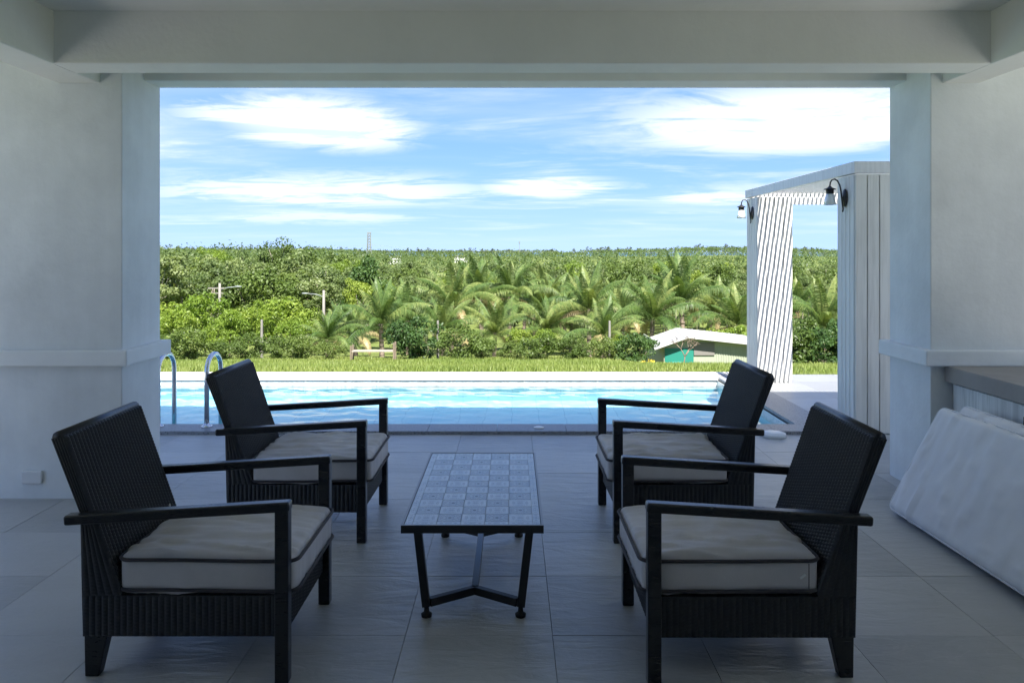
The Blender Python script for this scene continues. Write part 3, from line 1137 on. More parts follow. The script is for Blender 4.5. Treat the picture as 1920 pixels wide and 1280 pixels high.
t_me = {k: MB().box(-ts / 2 + 0.0012, ts / 2 - 0.0012, -ts / 2 + 0.0012, ts / 2 - 0.0012, -0.004, 0.0).mesh('patterned_tile', MT[k]) for k in ('tile_light', 'tile_dark')}
bw = TW - 0.013 - 2.5 * ts
bl = TL - 0.013 - 5.5 * ts
for i in range(5):
    for j in range(11):
        link('tile', t_me['tile_dark' if (i + j) % 2 else 'tile_light'], tb, ((i - 2) * ts, (j - 5) * ts, TZ + 0.0005))
for s in (-1, 1):
    for j in range(11):
        link('border_tile', t_me['tile_light'], tb, (s * (2.5 * ts + bw / 2), (j - 5) * ts, TZ + 0.0005), (0, 0, 0), (bw / ts, 1, 1))
    for i in range(5):
        link('border_tile', t_me['tile_light'], tb, ((i - 2) * ts, s * (5.5 * ts + bl / 2), TZ + 0.0005), (0, 0, 0), (1, bl / ts, 1))
    for q in (-1, 1):
        link('border_tile', t_me['tile_light'], tb, (q * (2.5 * ts + bw / 2), s * (5.5 * ts + bl / 2), TZ + 0.0005), (0, 0, 0), (bw / ts, bl / ts, 1))
for s in (-1, 1):
    ye = s * (TL - 0.118)
    for q in (-1, 1):
        lg = MB().bar((q * 0.243, ye, TZ - 0.033), (q * 0.203, ye, 0.045), 0.034, 0.034, (0, 1, 0)).build('leg', MT['steel_black'], tb, bevel=0.002)
        MB().lathe([(0.022, 0.0), (0.024, 0.012), (0.012, 0.02), (0.010, 0.046)], 16, (q * 0.202, ye, 0)).build('glide_foot', MT['rubber'], lg, True)
        MB().bar((q * 0.19, ye, 0.062), (0, ye - s * 0.125, 0.062), 0.030, 0.034).build('brace', MT['steel_black'], tb, bevel=0.002)
MB().bar((0, -(TL - 0.118 - 0.112), 0.062), (0, (TL - 0.118 - 0.112), 0.062), 0.030, 0.034).build('stretcher', MT['steel_black'], tb, bevel=0.002)

# ------------------------------------------------------------------ white mattresses leaning on the counter
mt_me = pad_mesh('mattress', 0.95, 0.345, 0.05, 0.042, MT['mattress'], 0.014, 0.017, 3.3, 60, (4.0, 0.9))
def lean(name, label, foot_x, top_x, y_mid, zlen, seed_rot):
    ang = math.atan2(zlen, top_x - foot_x)
    o = tag(link(name, mt_me), label, 'mattress', 'white mattresses leaning on the counter')
    # mattress local: x length, y height, z thickness (front faces the terrace)
    ex = Vector((0, -1, 0))
    ey = Vector((math.cos(ang), 0, math.sin(ang)))
    ez = ex.cross(ey)
    m3 = Matrix((ex, ey, ez)).transposed()
    L = math.hypot(zlen, top_x - foot_x) / 2
    cen = Vector((foot_x, y_mid, 0)) + ey * 0.345 + ez * 0.045
    MB().tube(perimeter(0.945, 0.340, 0.05, 0.036), 0.0045, 6, True).build('piping', MT['mattress'], o, True)
    o.matrix_world = Matrix.Translation(cen) @ m3.to_4x4() @ Matrix.Rotation(seed_rot, 4, 'Z')
    return o


lean('mattress', 'white cloth mattress leaning in front, its wrinkled face towards the armchairs', 2.335, 2.66, 3.87, 0.60, R(0.6))
lean('mattress', 'white cloth mattress tucked behind another one against the counter', 2.452, 2.72, 3.75, 0.63, R(-0.3))

# ------------------------------------------------------------------ pergola with boarded posts and slatted roof
pg = thing('pergola', 'white pergola with boarded posts and a slatted roof beside the pool', 'pergola', (3.7, 8.4, 0))
PGX, PGY = -3.7, -8.4
def pergola_post(x0, x1, y0, y1):
    p = MB().box(x0 + PGX + 0.02, x1 + PGX - 0.02, y0 + PGY + 0.02, y1 + PGY - 0.02, 0, 2.225).build('post', MT['grout'], pg)
    nb = 4
    w = (x1 - x0) / nb
    for k in range(nb):
        for (ya, yb) in ((y0, y0 + 0.018), (y1 - 0.018, y1)):
            MB().box(x0 + k * w + 0.0035 + PGX, x0 + (k + 1) * w - 0.0035 + PGX, ya + PGY, yb + PGY, 0.004, 2.232).build('board', MT['board'], p, bevel=0.003)
    w = (y1 - y0 - 0.044) / nb
    for k in range(nb):
        for (xa, xb) in ((x0, x0 + 0.018), (x1 - 0.018, x1)):
            MB().box(xa + PGX, xb + PGX, y0 + 0.022 + k * w + 0.003 + PGY, y0 + 0.022 + (k + 1) * w - 0.003 + PGY, 0.004, 2.232).build('board', MT['board'], p, bevel=0.003)


PX_L, PX_R = 2.95, 4.75
pergola_post(PX_L, PX_L + 0.425, 6.88, 7.26)
pergola_post(PX_L, PX_L + 0.425, 9.62, 10.06)
pergola_post(PX_R - 0.425, PX_R, 6.88, 7.26)
pergola_post(PX_R - 0.425, PX_R, 9.62, 10.06)
def pbox(nm, x0, x1, y0, y1, z0, z1, m='pergola_beam'):
    return MB().box(x0 + PGX, x1 + PGX, y0 + PGY, y1 + PGY, z0, z1).build(nm, MT[m], pg, bevel=0.003)


pbox('roof_beam', PX_L - 0.012, PX_L + 0.035, 6.915, 10.03, 2.245, 2.345)
pbox('roof_beam', PX_R - 0.035, PX_R + 0.012, 6.915, 10.03, 2.245, 2.345)
pbox('roof_beam', PX_L - 0.012, PX_R + 0.012, 6.865, 6.913, 2.245, 2.345)
pbox('roof_beam', PX_L - 0.012, PX_R + 0.012, 10.032, 10.08, 2.245, 2.345)
pbox('cross_rail', PX_L + 0.43, PX_R - 0.43, 9.80, 9.84, 2.15, 2.238)
ns = 33
sl_me = MB().box(-0.0125, 0.0125, -1.555, 1.555, -0.011, 0.011).mesh('roof_slat', MT['pergola_beam'])
for k in range(ns):
    link('roof_slat', sl_me, pg, (PX_L + 0.062 + k * 0.0525 + PGX, 8.4725 + PGY, 2.312))

def wall_lamp(label, x, y, z):
    t = thing('wall_lamp', label, 'lamp', (x, y, z), 0, 'gooseneck lamps on the pergola posts')
    MB().lathe([(0.03, 0.0), (0.052, -0.006), (0.048, -0.014), (0.03, -0.018), (0.012, -0.026)], 24, (0, 0, 0), 'X', 1.55).build('wall_plate', MT['iron'], t, True)
    pts = [(-0.028, 0, -0.125), (-0.022, 0, -0.10), (-0.030, 0, -0.05), (-0.036, 0, 0.0), (-0.042, 0, 0.06), (-0.052, 0, 0.11), (-0.072, 0, 0.15),
           (-0.098, 0, 0.166), (-0.122, 0, 0.158), (-0.136, 0, 0.135), (-0.140, 0, 0.10)]
    MB().tube(pts, 0.0065, 10).build('arm', MT['iron'], t, True)
    MB().tube([(-0.018, 0, 0), (-0.038, 0, 0)], 0.008, 8).build('stem', MT['iron'], t, True)
    MB().lathe([(0.008, 0.105), (0.014, 0.098), (0.022, 0.090), (0.050, 0.078), (0.052, 0.073), (0.034, 0.071), (0.033, 0.035), (0.030, 0.033)], 22, (-0.140, 0, 0)).build('cap', MT['iron'], t, True)
    MB().lathe([(0.029, 0.036), (0.036, 0.03), (0.045, -0.02), (0.055, -0.062), (0.052, -0.062), (0.042, -0.02), (0.03, 0.02)], 24, (-0.140, 0, 0)).build('lamp_shade', MT['frost'], t, True)
    return t


wall_lamp('black gooseneck lamp with frosted shade on the near pergola post', PX_L - 0.001, 7.07, 2.045)
wall_lamp('black gooseneck lamp with frosted shade on the far pergola post by the lawn', PX_L - 0.001, 9.80, 2.045)


# ------------------------------------------------------------------ vegetation
def leaf_cloud(n, centres, radii, size, seed, flat=0.6, squash=0.75):
    """n leaf quads scattered round clump centres"""
    g = np.random.default_rng(seed)
    k = g.integers(0, len(centres), n)
    c = np.asarray(centres)[k]
    r = np.asarray(radii)[k][:, None]
    d = g.normal(size=(n, 3))
    d /= np.linalg.norm(d, axis=1)[:, None]
    rad = g.uniform(0.35, 1.0, (n, 1)) ** 0.6
    off = d * rad * r
    off[:, 2] *= squash
    p = c + off
    nrm = d * 0.7 + g.normal(size=(n, 3)) * 0.7 + np.array([0, 0, flat])
    nrm /= np.linalg.norm(nrm, axis=1)[:, None]
    t = np.cross(nrm, g.normal(size=(n, 3)))
    t /= np.linalg.norm(t, axis=1)[:, None]
    b = np.cross(nrm, t)
    s = size * g.uniform(0.6, 1.35, (n, 1))
    droop = np.array([0, 0, -1.0])
    v0 = p - t * s * 0.9
    v1 = p + b * s * 0.45 + nrm * s * 0.12
    v2 = p + t * s * 0.9 + droop * s * 0.25
    v3 = p - b * s * 0.45 + nrm * s * 0.12
    verts = np.stack([v0, v1, v2, v3], 1).reshape(-1, 3)
    quads = np.arange(n * 4).reshape(n, 4)
    return verts, quads


def crown_clumps(seed, rx, ry, z0, z1, n, rc, top_bias=0.0, shape='round'):
    g = np.random.default_rng(seed)
    cs, rs = [], []
    while len(cs) < n:
        p = g.uniform(-1, 1, 3)
        l = np.linalg.norm(p)
        if l > 1 or l < 0.45:
            continue
        if g.uniform() < top_bias and p[2] < 0:
            continue
        h = (p[2] + 1) / 2
        w = 1.0
        if shape == 'cone':
            w = 1.15 - 0.95 * h
        elif shape == 'umbrella':
            w = 0.45 + 0.75 * h
        cs.append((p[0] * rx * w, p[1] * ry * w, z0 + h * (z1 - z0)))
        rs.append(rc * g.uniform(0.65, 1.3))
    return cs, rs


def limbs(mb, base_r, h_trunk, clumps, n_limbs, seed, lean=0.0):
    g = random.Random(seed)
    top = Vector((lean * h_trunk, 0, h_trunk))
    mid = Vector((lean * h_trunk * 0.3 + g.uniform(-0.08, 0.08), g.uniform(-0.08, 0.08), h_trunk * 0.5))
    mb.tube([(0, 0, -0.4), tuple(mid), tuple(top)], [base_r, base_r * 0.8, base_r * 0.6], 7)
    for c in g.sample(list(clumps), min(n_limbs, len(clumps))):
        c = Vector(c)
        m_ = top.lerp(c, 0.5) + Vector((0, 0, -0.1 * (c - top).length))
        mb.tube([tuple(top - Vector((0, 0, 0.1))), tuple(m_), tuple(c)], [base_r * 0.5, base_r * 0.3, base_r * 0.12], 5)


TREE_KINDS = {}


def tree_kind(key, seed, h, rx, z0f, n_clump, rc, n_leaf, leaf, lm, bark, tr, shape='round', top_bias=0.3, nl=7, flat=0.6, lean=0.0):
    cs, rs = crown_clumps(seed, rx, rx, h * z0f, h * 0.95, n_clump, rc, top_bias, shape)
    v, q = leaf_cloud(n_leaf, cs, rs, leaf, seed + 1, flat)
    crown = np_mesh(key + '_crown', v, q, MT[lm])
    mb = MB()
    limbs(mb, tr, h * (z0f + 0.12), cs, nl, seed, lean)
    trunk = mb.mesh(key + '_trunk', MT[bark], True)
    TREE_KINDS[key] = (crown, trunk, h)


for s in range(4):
    tree_kind('rubber%d' % s, 20 + s, 8.0, 2.3, 0.40, 24, 0.68, 4200, 0.15, 'leaf_rubber', 'bark_pale', 0.11, 'round', 0.25, 9, 0.5)
for s in range(3):
    tree_kind('bright%d' % s, 40 + s, 4.0, 1.45, 0.22, 26, 0.55, 3400, 0.115, 'leaf_bright', 'bark_brown', 0.06, 'round', 0.2, 8)
tree_kind('big0', 60, 12.0, 4.6, 0.35, 46, 1.2, 7500, 0.20, 'leaf_mid', 'bark_pale', 0.25, 'umbrella', 0.4, 14)
tree_kind('big1', 61, 11.0, 3.6, 0.4, 40, 1.0, 6000, 0.19, 'leaf_bright', 'bark_pale', 0.2, 'umbrella', 0.4, 12)
tree_kind('cone0', 70, 9.0, 3.1, 0.12, 60, 0.85, 8000, 0.19, 'leaf_dark', 'bark_brown', 0.2, 'cone', 0.0, 12)
for s in range(2):
    tree_kind('bush%d' % s, 80 + s, 2.6, 1.5, 0.05, 34, 0.5, 4200, 0.10, 'leaf_dark', 'bark_brown', 0.06, 'round', 0.2, 8)
for s in range(2):
    tree_kind('shrub%d' % s, 90 + s, 2.0, 1.3, 0.04, 28, 0.45, 3800, 0.085, 'leaf_mid', 'bark_brown', 0.04, 'round', 0.2, 8)
for s in range(2):
    tree_kind('dense%d' % s, 95 + s, 7.5, 2.8, 0.2, 44, 0.9, 5200, 0.18, 'leaf_mid', 'bark_brown', 0.15, 'round', 0.2, 10)


def plant_tree(key, name, label, cat, x, y, h, group, rz=None, wide=1.0, z=None):
    crown, trunk, h0 = TREE_KINDS[key]
    s = h / h0
    t = thing(name, label, cat, (x, y, ground_z(x, y) if z is None else z), rz if rz is not None else random.uniform(0, 6.28), group)
    t.scale = (s * wide, s * wide, s)
    link('crown', crown, t)
    link('trunk', trunk, t)
    return t


def at(px_, d):
    """X of a picture column at depth d"""
    return (px_ - 960) / 1500 * d


def z_of(py_, d):
    return 1.56 - (py_ - 474) / 1500 * d


# palms: a trunk and separate fronds
def frond_mesh(seed, L, droop, m):
    g = random.Random(seed)
    n = 30
    pts, tang = [], []
    p = Vector((0, 0, 0))
    ang = R(62)
    for i in range(n + 1):
        pts.append(p.copy())
        d = Vector((math.cos(ang), 0, math.sin(ang)))
        tang.append(d)
        p = p + d * (L / n)
        ang -= droop / n * (0.3 + 1.6 * i / n)
    mb = MB()
    mb.tube([tuple(q) for q in pts[::3]], [0.035 * (1 - 0.85 * i / 10) for i in range(len(pts[::3]))], 4)
    for i in range(3, n + 1):
        f = i / n
        ll = 0.66 * math.sin(PI * min(1, 0.16 + f * 0.86)) ** 0.7 * L / 3.6 + 0.05
        for s in (-1, 1):
            for half in (0, 0.5):
                o = pts[i - 1].lerp(pts[i], half)
                tt = tang[i - 1]
                side = Vector((0, s, 0))
                dirv = (side * 0.8 + tt * 0.55 + Vector((0, 0, -0.18 - 0.25 * g.random()))).normalized()
                tip = o + dirv * ll * 0.85 * g.uniform(0.85, 1.1) + Vector((0, 0, -0.55 * ll * g.uniform(0.6, 1.4)))
                midp = o + dirv * ll * 0.55
                w = tt * 0.022
                mb.add([o - w, o + w, midp + w * 1.1, midp - w * 1.1], [(0, 1, 2, 3)])
                mb.add([midp - w * 1.1, midp + w * 1.1, tip], [(0, 1, 2)])
    return mb.mesh('frond', m)


FR = [frond_mesh(k, 3.4 + 0.25 * k, R(38 + 20 * k), MT['leaf_palm']) for k in range(5)]
FR_DRY = frond_mesh(9, 3.2, R(130), MT['leaf_dry'])
mbp = MB()
mbp.tube([(0, 0, -0.5), (0.03, 0, 0.3), (0.02, 0.02, 1.0), (0, 0, 1.5)], [0.24, 0.17, 0.15, 0.17], 9)
for k in range(7):
    mbp.tube([(0, 0, 0.15 + k * 0.19), (0, 0, 0.19 + k * 0.19)], [0.19, 0.178], 9)
PALM_TRUNK = mbp.mesh('palm_trunk', MT['bark_palm'], True)


def palm(px_, d, top_py, label, scale=1.0, trunk=1.0, seed=0, dry=1):
    g = random.Random(seed)
    x = at(px_, d)
    gz = ground_z(x, d)
    t = thing('coconut_palm', label, 'palm', (x, d, gz), g.uniform(0, 6.28), 'coconut palms below the lawn')
    t.rotation_euler = (g.uniform(-0.09, 0.09), g.uniform(-0.09, 0.09), t.rotation_euler[2])
    t.scale = (scale,) * 3
    tr = link('trunk', PALM_TRUNK, t, scale=(1, 1, trunk))
    zt = 1.45 * trunk
    nf = 20
    for k in range(nf):
        f = k / (nf - 1)
        me = FR[min(4, int(f * 4.2 + g.uniform(-0.4, 0.7)))] if k < nf - dry else FR_DRY
        pitch = R(-25 + 78 * f ** 1.25 + g.uniform(-9, 9))            # young fronds upright, old ones hanging
        o = link('frond', me, t, (0, 0, zt - 0.12 * f), (0, pitch, k * 2.399 + g.uniform(-0.2, 0.2)))
        sc_ = g.uniform(0.78, 1.15)
        o.scale = (sc_, sc_, sc_)
    return t


PALMS = [(612, 46, 'by the low plank rack', 0.80, 0.8), (668, 52, '', 0.86, 0.9), (716, 47, 'behind the low plank rack', 0.95, 1.1), (762, 56, '', 1.05, 1.3),
         (846, 57, '', 1.15, 1.6), (926, 50, '', 0.95, 0.9), (905, 60, '', 1.2, 1.9), (955, 62, '', 1.2, 1.9), (1020, 54, '', 1.0, 1.0),
         (1105, 55, '', 1.15, 1.5), (1090, 64, '', 1.1, 1.7), (1128, 50, '', 0.95, 0.9), (1060, 68, '', 1.1, 1.7),
         (1218, 54, '', 1.2, 1.6), (1285, 60, '', 1.25, 1.9), (1250, 68, '', 1.1, 1.8), (1345, 64, '', 1.15, 1.5),
         (1385, 58, '', 1.1, 1.3), (1330, 72, '', 1.1, 1.6), (980, 72, '', 1.1, 1.5), (870, 70, '', 1.1, 1.4), (1440, 60, '', 1.1, 1.5),
         (1022, 64, '', 1.15, 1.6), (800, 62, '', 1.0, 1.2), (1170, 62, '', 1.1, 1.5), (690, 66, '', 0.95, 1.2), (1150, 70, '', 1.1, 1.7), (830, 52, '', 0.9, 1.0), (1070, 58, '', 1.0, 1.2), (740, 63, '', 0.95, 1.3), (1545, 48, 'seen through the pergola', 1.15, 1.4), (1600, 58, '', 1.1, 1.5), (1500, 66, '', 1.1, 1.5), (640, 62, '', 0.9, 1.1)]
for k, (px_, d, extra, s_, tr_) in enumerate(PALMS):
    lab = 'coconut palm with arching fronds ' + extra if extra else 'coconut palm with arching green fronds in the grove below the lawn'
    palm(px_, d, 0, lab, s_ * (0.80 + 0.10 * (k * 7 % 5) / 4), tr_ * 1.45, 100 + k, (1, 3, 2, 1, 2)[k % 5])

# bright small trees on the left, bushes along the fence line
BR = [(335, 44, 2.9), (385, 50, 4.3), (352, 54, 3.6), (430, 47, 3.0), (455, 56, 3.6), (400, 43, 2.0), (525, 50, 3.9), (560, 57, 3.7), (490, 60, 4.2), (545, 44, 2.3), (590, 54, 2.6), (310, 52, 3.6), (288, 46, 3.4)]
for k, (px_, d, h) in enumerate(BR):
    plant_tree('bright%d' % (k % 3), 'orchard_tree', 'small bright yellow-green tree left of the palms near the fence', 'tree', at(px_, d), d, h,
               'bright orchard trees left of the palms')
BR2 = [(1310, 50, 2.7), (1375, 49, 3.0), (1345, 54, 2.8), (1250, 47, 2.2), (1160, 48, 1.9), (1020, 46, 1.8), (975, 47, 1.9)]
for k, (px_, d, h) in enumerate(BR2):
    plant_tree('bright%d' % ((k + 1) % 3), 'orchard_tree', 'low bright green tree among the palms behind the shed', 'tree', at(px_, d), d, h,
               'low bright trees among the palms')
plant_tree('bush0', 'dark_bush', 'dense dark green bush beside the low plank rack', 'bush', at(778, 42), 42, 2.5, None, 0.4, 0.95)
plant_tree('bush1', 'dark_bush', 'dark green bush beside the shed wall on its left', 'bush', at(1195, 40), 40, 1.9, None, 1.0, 0.9)
for k, (px_, d, h, w) in enumerate([(865, 41, 1.75, 1.1), (1010, 40, 1.3, 1.2), (1075, 40, 1.2, 1.1), (905, 43, 1.3, 1.0), (560, 40, 1.2, 1.1), (620, 41, 1.0, 1.2), (470, 40, 1.3, 1.1), (425, 39, 1.0, 1.2),
                                    (350, 38, 1.5, 1.1), (1135, 41, 1.2, 1.2), (520, 42, 1.2, 1.0), (960, 42, 1.0, 1.2), (310, 40, 1.2, 1.3)]):
    plant_tree('shrub%d' % (k % 2), 'shrub', 'mid green rounded shrub at the lower edge of the lawn', 'shrub', at(px_, d), d, h, 'shrubs along the lower edge of the lawn', None, w)
for k, (px_, d, h, w, ky) in enumerate([(1500, 32, 2.6, 1.0, 'dense0'), (1545, 30, 1.7, 1.1, 'bush0'), (1590, 31, 2.4, 1.0, 'bush1'), (1478, 30, 1.6, 1.1, 'shrub1'), (1640, 30, 2.2, 1.0, 'shrub0')]):
    plant_tree(ky, 'bush', 'leafy green bush seen between the pergola posts', 'bush', at(px_, d), d, h, 'bushes beyond the pergola', None, w)

# named tall trees
plant_tree('big0', 'broad_crowned_tree', 'tall broad-crowned tree rising above the plantation on the left', 'tree', at(535, 88), 88, z_of(446, 88) - ground_z(at(535, 88), 88), None, 0.5, 0.8)
plant_tree('big1', 'flat_topped_tree', 'yellow-green flat-topped tree standing out of the plantation', 'tree', at(632, 120), 120, z_of(482, 120) - ground_z(at(632, 120), 120), None, 1.5, 0.8)
plant_tree('cone0', 'conical_tree', 'dense dark green conical tree behind the palms', 'tree', at(688, 78), 78, z_of(472, 78) - ground_z(at(688, 78), 78), None, 0.7, 0.9)
plant_tree('dense1', 'round_tree', 'dark round tree below the tall broad-crowned tree', 'tree', at(520, 84), 84, z_of(508, 84) - ground_z(at(520, 84), 84), None, 2.0, 1.0)
plant_tree('dense0', 'round_tree', 'dark round tree between the street lamps', 'tree', at(500, 72), 72, z_of(545, 72) - ground_z(at(500, 72), 72), None, 4.0, 1.1)

# rubber plantation: 290 trees, nearest first
spots = []
g = random.Random(5)
d = 74.0
while d < 175 and len(spots) < 290:
    step = 4.6 + (d - 74) * 0.02
    x = -0.52 * d
    while x < 0.52 * d:
        u = x / d
        xx, dd = x + g.uniform(-1.2, 1.2), d + g.uniform(-1.2, 1.2)
        near_ok = u < -0.10 or dd > 84
        if near_ok and abs(xx - at(688, 78)) + abs(dd - 78) > 5:
            left = smooth01(-u, 0.14, 0.30)
            t_top = (1 - left) * (-1.3 + 2.0 * smooth01(dd, 84, 190)) + left * (1.0 + 1.3 * g.uniform(-1, 1))
            spots.append((xx, dd, t_top + g.uniform(-0.7, 0.6)))
        x += step * g.uniform(0.9, 1.2)
    d += step * 1.02
spots = spots[:290]
for k, (x, d, tz) in enumerate(spots):
    gz = ground_z(x, d)
    if k % 8 == 3:
        plant_tree('dense%d' % (k % 2), 'round_tree', 'darker round-crowned tree standing among the pale-stemmed plantation trees', 'tree', x, d, max(4.5, tz - gz + g.uniform(-0.5, 0.9)),
                   'round trees in the plantation', None, g.uniform(0.9, 1.15))
    elif k % 13 == 5:
        plant_tree('big1', 'flat_topped_tree', 'flat-topped yellow-green tree among the pale-stemmed plantation trees', 'tree', x, d, max(4.5, tz - gz + g.uniform(0.0, 1.0)),
                   'flat-topped trees in the plantation', None, g.uniform(0.8, 1.0))
    else:
        plant_tree('rubber%d' % (k % 4), 'plantation_tree', 'pale-stemmed plantation tree with a loose grey-green crown', 'tree', x, d, max(4.5, tz - gz),
                   'plantation trees beyond the palms', None, g.uniform(0.9, 1.25))
dlast = spots[-1][1]

# far wood: one mass of crowns out to the horizon
fv, fq, fo = [], [], 0
gg = np.random.default_rng(77)
CR = []
d = dlast - 4
while d < 2300:
    step = 5.5 + (d - 150) * 0.035
    x = -0.56 * d
    while x < 0.56 * d:
        u = x / d
        xx, dd = x + gg.uniform(-0.4, 0.4) * step, d + gg.uniform(-0.4, 0.4) * step
        gz = ground_z(xx, dd)
        left = smooth01(-u, 0.14, 0.30)
        top = (1 - left) * (0.1 + 0.9 * smooth01(dd, 170, 420)) + left * (1.9 + 0.0015 * dd)
        if left < 1:
            top += (1 - left) * (gz + 9.0) * 1.0
        top += gg.normal() * 0.8 + 0.0004 * dd + (3.8 * smooth01(dd, 600, 1400) if abs(u - 0.074) > 0.012 else 0)
        R_ = step * 0.62
        n = 60 if dd < 320 else (34 if dd < 800 else 22)
        s = 0.34 if dd < 320 else (0.34 + (dd - 320) * 0.0012)
        cs = [(xx + gg.uniform(-0.5, 0.5) * R_, dd + gg.uniform(-0.5, 0.5) * R_, top - 1.5 + gg.uniform(-1.2, 0.5)) for _ in range(4)]
        rs = [min(R_ * 0.8, 2.4) * gg.uniform(0.8, 1.2) for _ in range(4)]
        v, q = leaf_cloud(n, cs, rs, s, int(gg.integers(1 << 30)), 0.5, 0.8)
        fv.append(v)
        fq.append(q + fo)
        fo += len(v)
        x += step
    d += step
tag(link('far_wood', np_mesh('far_wood', np.concatenate(fv), np.concatenate(fq), MT['leaf_rubber'])), kind='stuff')
# casuarina ridge near the coast
fv, fq, fo = [], [], 0
for k in range(700):
    u = gg.uniform(-0.5, 0.52)
    if -0.02 < u - 0.075 < 0.012 and k % 6:
        continue
    dd = gg.uniform(900, 1600)
    xx = u * dd
    gz = ground_z(xx, dd)
    h = 12.5 + 2.2 * noise.noise((u * 14, 2.0, 0)) * 2 + gg.uniform(-2.0, 3.0)
    cs = [(xx + gg.normal() * 1.2, dd, gz + h * f) for f in (0.3, 0.5, 0.66, 0.8, 0.92, 1.0)]
    rs = [3.4, 3.4, 2.8, 2.2, 1.5, 0.9]
    v, q = leaf_cloud(90, cs, rs, 0.85, 1000 + k, 0.2, 1.0)
    fv.append(v)
    fq.append(q + fo)
    fo += len(v)
tag(link('casuarina_ridge', np_mesh('casuarina_ridge', np.concatenate(fv), np.concatenate(fq), MT['leaf_grey'])), kind='stuff')

# lawn grass on the slope
n = 220000
gy = 10.6 + (46 - 10.6) * gg.uniform(0, 1, n) ** 1.25
gx = gg.uniform(-0.60, 0.62, n) * gy
gz = np.array([ground_z(a, b) for a, b in zip(gx, gy)])
patch = np.array([noise.noise((a * 0.25, b * 0.25, 3)) for a, b in zip(gx, gy)])
h = gg.uniform(0.03, 0.11, n) * (1 + 0.9 * np.clip(patch, -0.4, 1)) * (0.8 + gy / 60)
az = gg.uniform(0, 2 * PI, n)
w = 0.008 * (0.6 + gy / 22)
ln = gg.uniform(0.1, 0.6, n) * h
p = np.stack([gx, gy, gz], -1)
sd = np.stack([np.cos(az) * w, np.sin(az) * w, np.zeros(n)], -1)
tp = p + np.stack([np.cos(az + 1.3) * ln, np.sin(az + 1.3) * ln, h], -1)
gvv = np.stack([p - sd, p + sd, tp], 1).reshape(-1, 3)
tag(link('lawn_grass', np_mesh('lawn_grass', gvv, np.arange(n * 3).reshape(n, 3), MT['grass'], False, True)), kind='stuff')

# ------------------------------------------------------------------ things on and beyond the lawn
# shed with white sheet roof
SD = 41.0
SA = lambda px_, py_, d=SD: Vector((at(px_, d), d, z_of(py_, d)))
sh = thing('shed', 'low shed with white sheet roof and grey-green walls beyond the pool', 'shed', (at(1330, SD), SD, ground_z(at(1330, SD), SD)))
so = Vector(sh.location)
apexf, lef, ref_ = SA(1290, 634) - so, SA(1228, 656) - so, SA(1440, 650) - so
dep = Vector((0.95, 7.5, -0.22))
def rquad(a, b, c, d_, th=0.05):
    n_ = (b - a).cross(d_ - a).normalized() * th
    if n_.z < 0:
        n_ = -n_
    return MB().hexa([a, b, c, d_], [a + n_, b + n_, c + n_, d_ + n_])


ro_ = rquad(lef, apexf + Vector((0, 0, 0.0)), apexf + dep, lef + dep)
ro_.build('roof', MT['roof_sheet'], sh)
rquad(apexf + Vector((0.003, 0, 0)), ref_, ref_ + dep, apexf + dep + Vector((0.003, 0, 0))).build('roof', MT['roof_sheet'], sh)
for sgn, (pa, pb) in ((0, (lef, apexf)), (1, (apexf, ref_))):
    nrb = 6 if sgn == 0 else 11
    for k in range(nrb):
        q0 = pa.lerp(pb, (k + 0.5) / nrb) + Vector((0, 0, 0.06))
        MB().bar(q0, q0 + dep, 0.05, 0.03).build('roof_rib', MT['roof_sheet'], sh)
gz_ = -0.6
wl_, wr_ = lef.x + 0.55, ref_.x - 0.3
zl = lef.z + (apexf.z - lef.z) * (0.55 / (apexf.x - lef.x)) - 0.05
zr = ref_.z + 0.03
fw = MB()
fw.hexa([Vector((wl_, 0.5, gz_)), Vector((wr_, 0.5, gz_)), Vector((wr_, 0.56, gz_)), Vector((wl_, 0.56, gz_))],
        [Vector((wl_, 0.5, zl)), Vector((wr_, 0.5, zr - 0.02)), Vector((wr_, 0.56, zr - 0.02)), Vector((wl_, 0.56, zl))])
fw.add([(wl_, 0.5, zl), (wr_, 0.5, zr - 0.02), (apexf.x, 0.5, apexf.z - 0.06)], [(0, 1, 2)])
wall_o = fw.build('wall', MT['shed_wall'], sh)
MB().box(wl_, wl_ + 0.06, 0.56, 7.0, gz_, zl - 0.03).build('wall', MT['shed_wall'], sh)
pnl = SA(1305, 645) - so
pn2 = SA(1344, 668) - so
MB().box(pnl.x, pn2.x, 0.44, 0.495, pn2.z, pnl.z).build('grey_panel', MT['panel_grey'], sh)
gp1, gp2 = SA(1250, 646) - so, SA(1303, 683) - so
MB().box(wl_ + 0.05, pnl.x - 0.02, 0.45, 0.495, gz_, zl - 0.12).build('green_panel', MT['tarp_green_shaded'], sh)
for k in range(26):
    x = pn2.x + 0.1 + k * 0.13
    if x < wr_ - 0.1:
        MB().box(x, x + 0.05, 0.475, 0.499, gz_ + 0.2, zr - 0.12).build('wall_batten', MT['shed_wall'], wall_o)

def heap(name, label, cat, x, y, lx, ly, h, m, seed):
    n_ = 22
    vs, fs = [], []
    z0 = ground_z(x, y)
    for i in range(n_ + 1):
        for j in range(n_ + 1):
            a, b = i / n_ * 2 - 1, j / n_ * 2 - 1
            e = max(0.0, 1 - max(abs(a), abs(b)) ** 5)
            zz = h * e ** 0.6 * (0.75 + 0.4 * noise.noise((a * 1.6 + seed, b * 1.6, seed))) + 0.05 * noise.noise((a * 6, b * 6, seed))
            vs.append((a * lx * (1 + 0.12 * noise.noise((b * 3, seed, 0))), b * ly, zz - 0.15))
    for i in range(n_):
        for j in range(n_):
            q = i * (n_ + 1) + j
            fs.append((q, q + n_ + 1, q + n_ + 2, q + 1))
    o = MB().add(vs, fs).build(name, m, None, True)
    o.location = (x, y, z0)
    return tag(o, label, cat)


